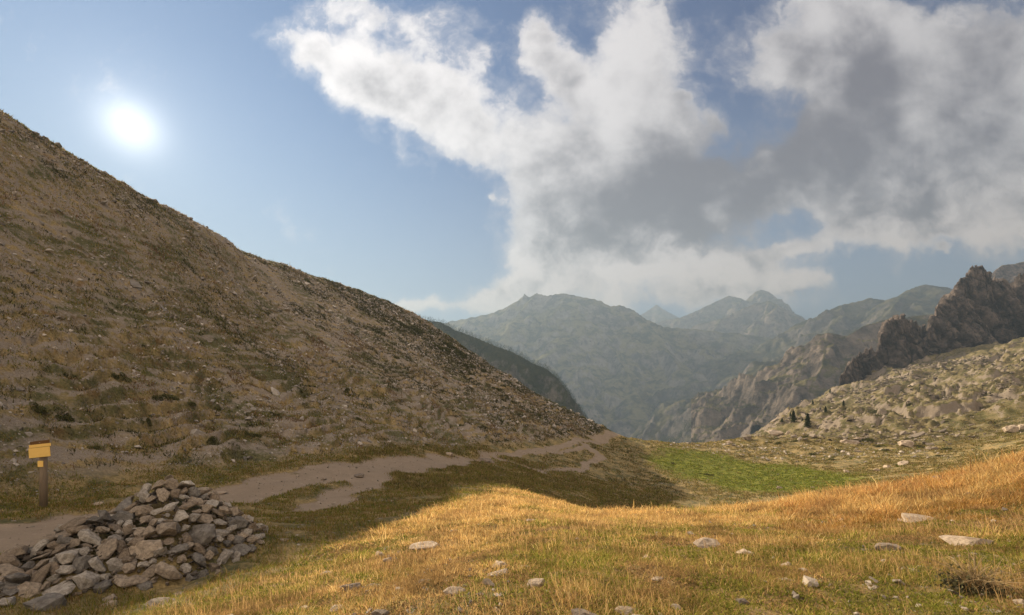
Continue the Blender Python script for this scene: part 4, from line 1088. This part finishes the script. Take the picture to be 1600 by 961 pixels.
def build_tufts():
    rr = np.random.default_rng(31)
    # tussocks of the hill face
    n = 60000; y = 8 + 92 * rr.uniform(0, 1, n); x = rr.uniform(-52, 18, n); M = masks(x, y)
    th = BASE(x, y) * 1.5 + 1.4 * fbm(x, y, 7, 3, off=11) + 0.3 * fbm(x, y, 1.6, 2, off=4); fr = th - np.floor(th)
    low_ = 1 - sstep(BASE(x, y), -1, 9)
    pn = fbm(x, y, 3.5, 4, off=123) + 0.6 * fbm(x, y, 18, 3, off=41)
    kp = (M['hill'] > 0.5) & (M['path'] < 0.3) & (pn * (0.7 + 0.3 * low_) + 0.45 * (fr > 0.4) * low_ + rr.normal(0, 0.3, n) + 0.3 * sstep(y, 50, 85) > 0.32); x, y, pn = x[kp], y[kp], pn[kp]; d = np.hypot(x, y); n = len(x); nb = 11
    sp = np.repeat(0.07 + 0.0012 * d, nb) * rr.lognormal(0, 0.3, n * nb)
    X = np.repeat(x, nb) + rr.normal(0, 1, n * nb) * sp; Y = np.repeat(y, nb) + rr.normal(0, 1, n * nb) * sp
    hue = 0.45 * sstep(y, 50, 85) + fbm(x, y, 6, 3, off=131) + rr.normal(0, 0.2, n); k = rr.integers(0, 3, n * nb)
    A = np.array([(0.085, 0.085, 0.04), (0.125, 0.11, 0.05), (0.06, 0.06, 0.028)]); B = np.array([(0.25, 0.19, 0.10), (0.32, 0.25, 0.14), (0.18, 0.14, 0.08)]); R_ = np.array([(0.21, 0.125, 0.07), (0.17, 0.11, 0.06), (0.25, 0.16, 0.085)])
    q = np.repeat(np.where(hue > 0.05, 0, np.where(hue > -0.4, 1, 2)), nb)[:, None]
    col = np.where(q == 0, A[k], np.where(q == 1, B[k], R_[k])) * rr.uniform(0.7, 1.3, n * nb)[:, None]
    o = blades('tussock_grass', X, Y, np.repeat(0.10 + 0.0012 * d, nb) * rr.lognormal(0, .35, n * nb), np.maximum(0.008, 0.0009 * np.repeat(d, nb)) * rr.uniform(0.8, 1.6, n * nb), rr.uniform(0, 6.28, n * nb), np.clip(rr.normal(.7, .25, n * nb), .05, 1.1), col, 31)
    o['label'] = 'dark green and straw tussocks covering the shaded hillside'; o['category'] = 'tussock grass'
    # turf of the hollow, the meadow and the saddle
    n = 60000; y = 22 + 90 * rr.uniform(0, 1, n) ** 1.2; x = rr.uniform(-0.35, 1.2, n) * y; M = masks(x, y)
    kp = (M['mound'] < 0.3) & (M['hill'] < 0.6) & (M['path'] < 0.3) & (fbm(x, y, 4, 4, off=141) + 0.5 * M['green'] > -0.2); x, y = x[kp], y[kp]; n = len(x); nb = 7
    G = masks(x, y)['green']; sp = np.repeat(0.10 + 0.001 * y, nb)
    X = np.repeat(x, nb) + rr.normal(0, 1, n * nb) * sp; Y = np.repeat(y, nb) + rr.normal(0, 1, n * nb) * sp
    k = rr.integers(0, 3, n * nb); A = np.array([(0.13, 0.155, 0.022), (0.21, 0.215, 0.035), (0.08, 0.105, 0.016)]); B = np.array([(0.28, 0.21, 0.08), (0.20, 0.155, 0.06), (0.13, 0.11, 0.04)])
    gr = np.repeat(rr.uniform(0, 1, n) < 0.12 + 0.75 * G ** 1.3, nb)[:, None]
    col = np.where(gr, A[k], B[k]) * np.repeat(rr.uniform(0.55, 1.25, n), nb)[:, None]
    o = blades('meadow_grass', X, Y, np.repeat(np.where(G > 0.5, 0.10, 0.13), nb) * rr.lognormal(0, .4, n * nb), 0.0011 * np.repeat(y, nb), rr.uniform(0, 6.28, n * nb), np.clip(rr.normal(.6, .25, n * nb), .05, 1.1), col, 32)
    o['label'] = 'short green and straw turf of the meadow in the hollow'; o['category'] = 'meadow grass'


build_tufts()


def leaf_cloud(n, shape, size, seed, cols, flat=False):
    """n small leaf triangles through a volume; shape(rr,n)->(n,3) points"""
    rr = np.random.default_rng(seed); p = shape(rr, n)
    a = rr.normal(size=(n, 3)); a /= np.linalg.norm(a, axis=1)[:, None]; b = rr.normal(size=(n, 3)); b -= (a * b).sum(1)[:, None] * a; b /= np.linalg.norm(b, axis=1)[:, None]
    s = size * rr.uniform(0.6, 1.4, n)[:, None]
    V = np.stack([p - a * s * .5, p + a * s * .5, p + b * s], 1).reshape(-1, 3)
    c = np.array(cols)[rr.integers(0, len(cols), n)] * rr.uniform(0.6, 1.25, n)[:, None]
    return V, np.arange(3 * n).reshape(-1, 3), np.repeat(c, 3, 0)


def make_shrub(seed):
    def shp(rr, n):
        k = rr.normal(size=(7, 2)) * 0.30; c = rr.integers(0, 7, n)
        q = rr.normal(size=(n, 3)); q /= np.linalg.norm(q, axis=1)[:, None]; q *= rr.uniform(0.45, 1, n)[:, None] ** 0.5
        rad = (0.22 + 0.12 * ((c * 37) % 5) / 5)[:, None]
        p = q * rad * np.array([1, 1, 0.75]); p[:, :2] += k[c]; p[:, 2] = np.abs(p[:, 2]); return p
    V, Ft, Cc = leaf_cloud(1500, shp, 0.055, seed, [(0.07, 0.08, 0.034), (0.10, 0.10, 0.042), (0.15, 0.13, 0.055), (0.05, 0.06, 0.026)])
    return mesh_from('juniper_shrub', V, None, Ft, M_LEAF, False, {'tint': Cc})


def slope_quat(x, y, spin, e):
    g = lambda a, b: float(ground_z(np.array([a]), np.array([b]))[0])
    nx = (g(x + e, y) - g(x - e, y)) / (2 * e); ny = (g(x, y + e) - g(x, y - e)) / (2 * e)
    return (Vector((-nx, -ny, 1)).to_track_quat('Z', 'Y').to_matrix() @ Euler((0, 0, spin)).to_matrix()).to_euler()


def build_shrubs():
    seen = {}; r = random.Random(9); meshes = [make_shrub(s) for s in (1, 2, 3, 4)]
    # places the photograph shows dark bushes: (x, y, width)
    L = [(60, 640, 26), (100, 655, 30), (262, 622, 36), (185, 590, 24), (110, 588, 30), (690, 590, 12), (655, 520, 26), (630, 510, 22), (700, 540, 24), (720, 555, 26), (740, 575, 18), (690, 545, 22),
         (735, 585, 14), (780, 610, 14), (800, 630, 12), (870, 672, 10), (620, 560, 12), (590, 520, 14), (470, 610, 12), (395, 680, 18), (330, 690, 20), (720, 665, 10), (845, 650, 14), (540, 610, 12), (500, 480, 14), (480, 440, 14),
         (1105, 742, 14), (1050, 725, 9), (1270, 710, 12), (1314, 705, 12), (1287, 707, 8), (1300, 718, 9), (1352, 690, 22), (1242, 690, 12), (1215, 693, 12), (1380, 705, 12), (1480, 703, 16), (1468, 712, 10), (1215, 686, 10), (1255, 684, 12), (1302, 715, 8), (1372, 698, 10), (1435, 700, 12),
         (1320, 650, 8), (1272, 640, 10), (1345, 645, 8), (1385, 650, 14), (1370, 643, 14), (1422, 632, 10), (340, 640, 12), (420, 570, 10), (430, 650, 14), (560, 655, 12), (150, 700, 14), (230, 660, 14)]
    for i, (a, b, w) in enumerate(L):
        h = ray_hit(a, b)
        if h is None: continue
        s = w / F * h[1]
        o = link('juniper_shrub', meshes[i % 4]); o.location = (h[0], h[1], h[2] + 0.02 * s); o.rotation_euler = slope_quat(h[0], h[1], r.uniform(0, 6.28), s * 0.4); o.scale = (s * 0.9, s * 0.9, s * r.uniform(0.7, 1.0))
        o['category'] = 'shrub'
        size = 'tiny' if w < 10 else 'small' if w < 14 else 'mid-sized' if w < 20 else 'broad' if w < 27 else 'very broad'
        if h[0] < 5:
            g_ = 'low shrubs on the shaded hillside'
            row = 'low on the hillside' if b > 620 else 'midway up the hillside' if b > 560 else 'high on the hillside'
            col = 'above the signpost' if a < 130 else 'above the stone heap' if a < 380 else 'above the bare path' if a < 640 else 'above the trail fork' if a < 760 else 'near the toe of the slope'
            lb = f'{size} dark cushion shrub {row}, {col}'
        elif h[1] < 105:
            g_ = 'low shrubs round the green meadow'
            col = 'at the shade edge' if a < 1110 else 'before the skyline boulders' if a < 1262 else 'in the turf behind the meadow' if a < 1330 else 'by the pale boulders' if a < 1400 else 'at the foot of the scree'
            lb = f"{size} dark shrub {col}{', nearer the meadow' if b > 700 else ', nearer the skyline'}"
        else:
            g_ = 'bushes on the rocky slope'
            lb = f"{size} dark bush on the rocky slope, {'next to the little pines' if a < 1300 else 'below the scree fan' if a < 1360 else 'among the pale slabs'}{', lower down' if b > 648 else ', higher up'}"
        o['group'] = g_; seen[lb] = seen.get(lb, 0) + 1
        o['label'] = lb if seen[lb] == 1 else lb + (', second from the path', ', third from the path', ', farthest from the path')[min(seen[lb] - 2, 2)]


build_shrubs()


def build_dry_bush():
    rr = np.random.default_rng(77); h = ray_hit(1525, 925)
    V, Fq, Cc, o_ = [], [], [], 0
    for i in range(150):
        a = rr.uniform(0, 6.28); L = rr.uniform(0.18, 0.42); lean = rr.uniform(0.2, 1.1); w = rr.uniform(0.0016, 0.003); c = np.array([0.40, 0.30, 0.17]) * rr.uniform(0.5, 1.2)
        base = np.array([rr.normal(0, 0.06), rr.normal(0, 0.06), 0.0]); t = np.linspace(0, 1, 6); bend = rr.uniform(0.2, 0.9)
        p = base + np.stack([np.cos(a) * L * lean * t ** 1.3, np.sin(a) * L * lean * t ** 1.3, L * (t - bend * 0.6 * t ** 2.5)], 1)
        side = np.array([-np.sin(a), np.cos(a), 0]) * w; up = np.array([0, 0, w])
        ring = np.stack([p + side, p + up, p - side], 1) * 1.0
        V.append(ring.reshape(-1, 3)); k = np.arange(5)[:, None] * 3 + o_
        for q in range(3): Fq.append(np.concatenate([k + q, k + (q + 1) % 3, k + 3 + (q + 1) % 3, k + 3 + q], 1))
        Cc.append(np.tile(c, (18, 1))); o_ += 18
    def shp(r_, n):
        q = r_.normal(size=(n, 3)) * np.array([0.11, 0.11, 0.06]); q[:, 2] = np.abs(q[:, 2]); return q
    e = bpy.data.objects.new('dry_bush', None); C.objects.link(e); e.location = h - np.array([0, 0, 0.01])
    e['label'] = 'straggly dark bush with pale dry stems in the grass, near the right corner'; e['category'] = 'bush'
    link('stems', mesh_from('stems', np.concatenate(V), np.concatenate(Fq), None, M_GRASS, False, {'tint': np.concatenate(Cc)}), e)
    V, Ft, Cc = leaf_cloud(1400, shp, 0.022, 5, [(0.07, 0.07, 0.04), (0.11, 0.10, 0.05), (0.05, 0.045, 0.03)])
    link('foliage', mesh_from('foliage', V, None, Ft, M_LEAF, False, {'tint': Cc}), e)


build_dry_bush()


def conifer_arrays(seed, n=900, layers=11):
    rr = np.random.default_rng(seed)
    def shp(rr, n):
        t = rr.uniform(0.0, 1, n) ** 0.85; lay = np.floor(t * layers) / layers; zz = 0.12 + 0.88 * (lay + 0.6 / layers * rr.uniform(0, 1, n))
        rad = 0.24 * (1 - zz) ** 0.8 * (0.75 + 0.5 * rr.uniform(0, 1, n)) + 0.01
        a = rr.integers(0, 9, n) * 0.698 + lay * 9 + rr.normal(0, 0.16, n); q = rr.uniform(0.15, 1, n)
        return np.stack([np.cos(a) * rad * q, np.sin(a) * rad * q, zz - 0.10 * q * rad / 0.24], 1)
    return leaf_cloud(n, shp, 0.05, seed, [(0.030, 0.042, 0.018), (0.045, 0.055, 0.022), (0.022, 0.032, 0.014)])


def build_trees():
    mb, T = new_mat('bark'); principled(T, T.mix(T.noise(T.n('ShaderNodeTexCoord').outputs['Object'], 30, 4), (0.07, 0.05, 0.035), (0.15, 0.11, 0.08)), 0.9)
    crowns = []
    for s in (1, 2, 3):
        V, Ft, Cc = conifer_arrays(s, 1600); crowns.append(mesh_from('crown', V, None, Ft, M_NEEDLE, False, {'tint': Cc}))
    k = 8; tv = []
    for j, (zz, rad) in enumerate(((-0.05, 0.022), (0.3, 0.016), (0.97, 0.003))):
        for i in range(k): tv.append((rad * math.cos(6.283 * i / k), rad * math.sin(6.283 * i / k), zz))
    tf = np.array([(j * k + i, j * k + (i + 1) % k, (j + 1) * k + (i + 1) % k, (j + 1) * k + i) for j in range(2) for i in range(k)])
    trunk = mesh_from('trunk', np.array(tv), tf, None, mb)
    T_ = [  # (photo x, base y, height in photo px, depth or None, label)
        (988, 690, 16, 112, 'dark conifer just behind the lip of the pass, tallest of its clump'), (980, 688, 11, 110, 'dark conifer at the left of the clump behind the pass'),
        (996, 691, 13, 114, 'dark conifer in the middle of the clump behind the pass'), (1003, 692, 10, 113, 'small dark conifer at the right of the clump behind the pass'),
        (1262, 668, 26, None, 'tallest grey-green conifer on the pale rocks across the meadow'), (1240, 677, 22, 150, 'broad conifer behind the skyline boulders'), (1254, 676, 16, 152, 'conifer between the skyline boulders and the pale rocks'),
        (1205, 672, 12, 190, 'small conifer at the tip of the rocky slope'), (1290, 646, 12, None, 'lone conifer halfway up the rocky slope'), (1318, 634, 10, None, 'little conifer beside the scree'),
        (1222, 660, 9, None, 'little conifer on the edge of the rocky slope above the valley'), (1235, 652, 8, None, 'thin conifer standing on the descending rock edge'), (1270, 632, 9, None, 'thin conifer on the rock edge under the crags'),
        (1297, 614, 8, None, 'small conifer at the foot of the first crag')]
    r = random.Random(4)
    for i, (px_, py_, hp, dep, lab) in enumerate(T_):
        if dep is None:
            h = ray_hit(px_, py_)
            if h is None: continue
        else:
            x = (px_ - 800) / F * dep; zg = float(ground_z(np.array([x]), np.array([float(dep)]))[0]); h = np.array([x, dep, zg])
        top = (HZ - (py_ - hp)) / F * h[1]; H = max(top - h[2], hp / F * h[1])
        e = bpy.data.objects.new('conifer_tree', None); C.objects.link(e); e.location = (h[0], h[1], h[2]); e.rotation_euler = (0, 0, r.uniform(0, 6)); wd = min(H, 1.7 * hp / F * h[1] + 1.5); e.scale = (wd * 1.0, wd * 1.0, H * 0.85)
        e['label'] = lab; e['category'] = 'tree'; e['group'] = 'conifers about the pass'
        link('crown', crowns[i % 3], e); link('trunk', trunk, e)


build_trees()


def surface_sampler(obj_name_list):
    """vertices of the built mountains, to set woods on"""
    out = []
    for o in C.objects:
        if any(o.name == n or o.name.startswith(n + '.') for n in obj_name_list):
            v = np.empty(len(o.data.vertices) * 3, np.float32); o.data.vertices.foreach_get('co', v); out.append(v.reshape(-1, 3))
    return np.concatenate(out)


def forest(name, pts3, hgt, seed, nleaf, label):
    rr = np.random.default_rng(seed); V0, F0, C0 = conifer_arrays(seed, nleaf, 6)
    n = len(pts3); V = np.empty((n, len(V0), 3), np.float32); H = hgt * rr.uniform(0.6, 1.3, n)
    a = rr.uniform(0, 6.28, n); ca, sa = np.cos(a), np.sin(a)
    V[..., 0] = (V0[None, :, 0] * ca[:, None] - V0[None, :, 1] * sa[:, None]) * (H * 1.5)[:, None] + pts3[:, None, 0]
    V[..., 1] = (V0[None, :, 0] * sa[:, None] + V0[None, :, 1] * ca[:, None]) * (H * 1.5)[:, None] + pts3[:, None, 1]
    V[..., 2] = V0[None, :, 2] * H[:, None] + pts3[:, None, 2] - 0.08 * H[:, None]
    Ff = (F0[None] + (np.arange(n) * len(V0))[:, None, None]).reshape(-1, 3); Cc = np.tile(C0, (n, 1))
    me = mesh_from(name, V.reshape(-1, 3), None, Ff, M_NEEDLE, False, {'tint': Cc}); o = link(name, me, kind='stuff'); o['label'] = label; o['category'] = 'forest'


def build_forests():
    rr = np.random.default_rng(8)
    v = surface_sampler(['wooded_hill']); px = 800 + v[:, 0] / v[:, 1] * F; py = HZ - v[:, 2] / v[:, 1] * F
    keep = (px > 600) & (px < 940) & (v[:, 1] < 640) & (fbm(v[:, 0], v[:, 1], 60, 3) > -0.25) & (py < 700)
    v = v[keep]; v = v[rr.choice(len(v), min(7000, len(v)), replace=False)]
    forest('forest', v, 6.5, 3, 44, 'dark conifer wood covering the ridge behind the bare hillside')
    v = np.concatenate([surface_sampler(['mountain']), surface_sampler(['valley_floor'])]); px = 800 + v[:, 0] / v[:, 1] * F
    keep = (v[:, 1] > 900) & (v[:, 1] < 2200) & (v[:, 2] < -95) & (px > 780) & (px < 1330) & (fbm(v[:, 0], v[:, 1], 260, 4, off=5) > 0.0)
    v = v[keep]; v = v[rr.choice(len(v), min(5000, len(v)), replace=False)]
    forest('valley_forest', v, 15, 4, 40, 'hazy conifer woods in the bottom of the far valley')


build_forests()


# ---------------------------------------------------------------- signpost
def box_bm(bm, c, s, bev=0.004, rot=None):
    res = bmesh.ops.create_cube(bm, size=1); vs = res['verts']
    M_ = Matrix.Translation(c) @ (rot or Matrix.Identity(4)) @ Matrix.Diagonal((*s, 1)); bmesh.ops.transform(bm, matrix=M_, verts=vs)
    if bev:
        es = list({e for v in vs for e in v.link_edges}); bmesh.ops.bevel(bm, geom=es, offset=bev, segments=2, affect='EDGES')


def bm_obj(name, bm, mat, parent=None):
    me = bpy.data.meshes.new(name); bm.to_mesh(me); bm.free(); me.materials.append(mat); return link(name, me, parent)


def build_sign():
    mw, T = new_mat('post_wood'); tc = T.n('ShaderNodeTexCoord').outputs['Object']
    g = T.noise(T.vm('MULTIPLY', tc, (1, 1, 0.08)), 45, 5, 0.6); principled(T, T.mix(g, (0.10, 0.075, 0.05), (0.26, 0.20, 0.14)), 0.85, g, 0.006)
    my, T = new_mat('sign_yellow'); tc = T.n('ShaderNodeTexCoord').outputs['Object']
    n = T.noise(T.vm('MULTIPLY', tc, (0.3, 1, 1)), 14, 5, 0.65); principled(T, T.mix(n, (0.80, 0.50, 0.13), (0.92, 0.62, 0.20)), 0.6, n, 0.002)
    md, T = new_mat('sign_dark_line'); principled(T, T.mix(T.noise(tc if False else T.n('ShaderNodeTexCoord').outputs['Object'], 30), (0.10, 0.05, 0.015), (0.16, 0.08, 0.03)), 0.7)
    h = ray_hit(68, 793)
    e = bpy.data.objects.new('signpost', None); C.objects.link(e); e.location = h; d = h[1]
    e['label'] = 'wooden post with a yellow two-board trail sign beside the path'; e['category'] = 'signpost'
    k = d / F; H = 100 * k
    bm = bmesh.new(); res = bmesh.ops.create_cone(bm, segments=20, radius1=4.9 * k, radius2=4.6 * k, depth=H + 0.3, cap_ends=True)
    bmesh.ops.translate(bm, verts=bm.verts, vec=(0, 0, (H - 0.3) / 2))
    o = bm_obj('post', bm, mw, e)
    for p in o.data.polygons: p.use_smooth = abs(p.normal.z) < 0.5
    tilt = Matrix.Rotation(math.radians(6.5), 4, 'Y').inverted()
    yaw = Matrix.Rotation(math.radians(-14), 4, 'Z')
    def board(nm, cx, cz, w, hh, mat, yoff=0.0, th=0.03):
        bm = bmesh.new(); box_bm(bm, (0, 0, 0), (w * k, th, hh * k), 0.004)
        o = bm_obj(nm, bm, mat, e)
        o.matrix_local = Matrix.Translation((cx * k, -4.9 * k - 0.02 + yoff, cz * k)) @ yaw @ tilt
        return o
    board('name_board', 0.4, 97.5, 45, 4.6, my, 0)
    board('direction_board', -0.3, 87.0, 44.5, 15.2, my, 0.0)
    board('board_rail', 0.0, 92, 42, 26, md, 0.022, 0.012)
    board('plaque', 0.5, 71, 8.5, 9.5, my, -0.004, 0.012).matrix_local = Matrix.Translation((0.5 * k, -4.9 * k - 0.004, 69 * k))
    bm = bmesh.new(); bmesh.ops.create_cone(bm, segments=20, radius1=5.4 * k, radius2=4.4 * k, depth=1.6 * k, cap_ends=True)
    bm_obj('cap', bm, M_PALE, e).location = (0, 0, H + 2.6 * k + 0.0)
    bm = bmesh.new(); bmesh.ops.create_cone(bm, segments=16, radius1=4.2 * k, radius2=4.2 * k, depth=3.2 * k, cap_ends=True)
    bm_obj('post_top', bm, mw, e).location = (0, 0, H + 0.8 * k)


build_sign()


# ---------------------------------------------------------------- haze
def build_haze():
    m, T = new_mat('haze_air'); v = T.n('ShaderNodeVolumePrincipled'); v.inputs['Color'].default_value = (0.215, 0.29, 0.38, 1)
    v.inputs['Density'].default_value = 0.00033; v.inputs['Anisotropy'].default_value = 0.3
    T.t.links.new(v.outputs[0], T.out.inputs['Volume'])
    bm = bmesh.new(); bmesh.ops.create_cube(bm, size=1)
    bmesh.ops.transform(bm, matrix=Matrix.Translation((0, 0, (780 - 420) / 2)) @ Matrix.Diagonal((14000, 14000, 1200, 1)), verts=bm.verts)
    o = bm_obj('haze', bm, m); o['kind'] = 'stuff'; o['label'] = 'thin bluish haze filling the valley air'; o['category'] = 'haze'


build_haze()
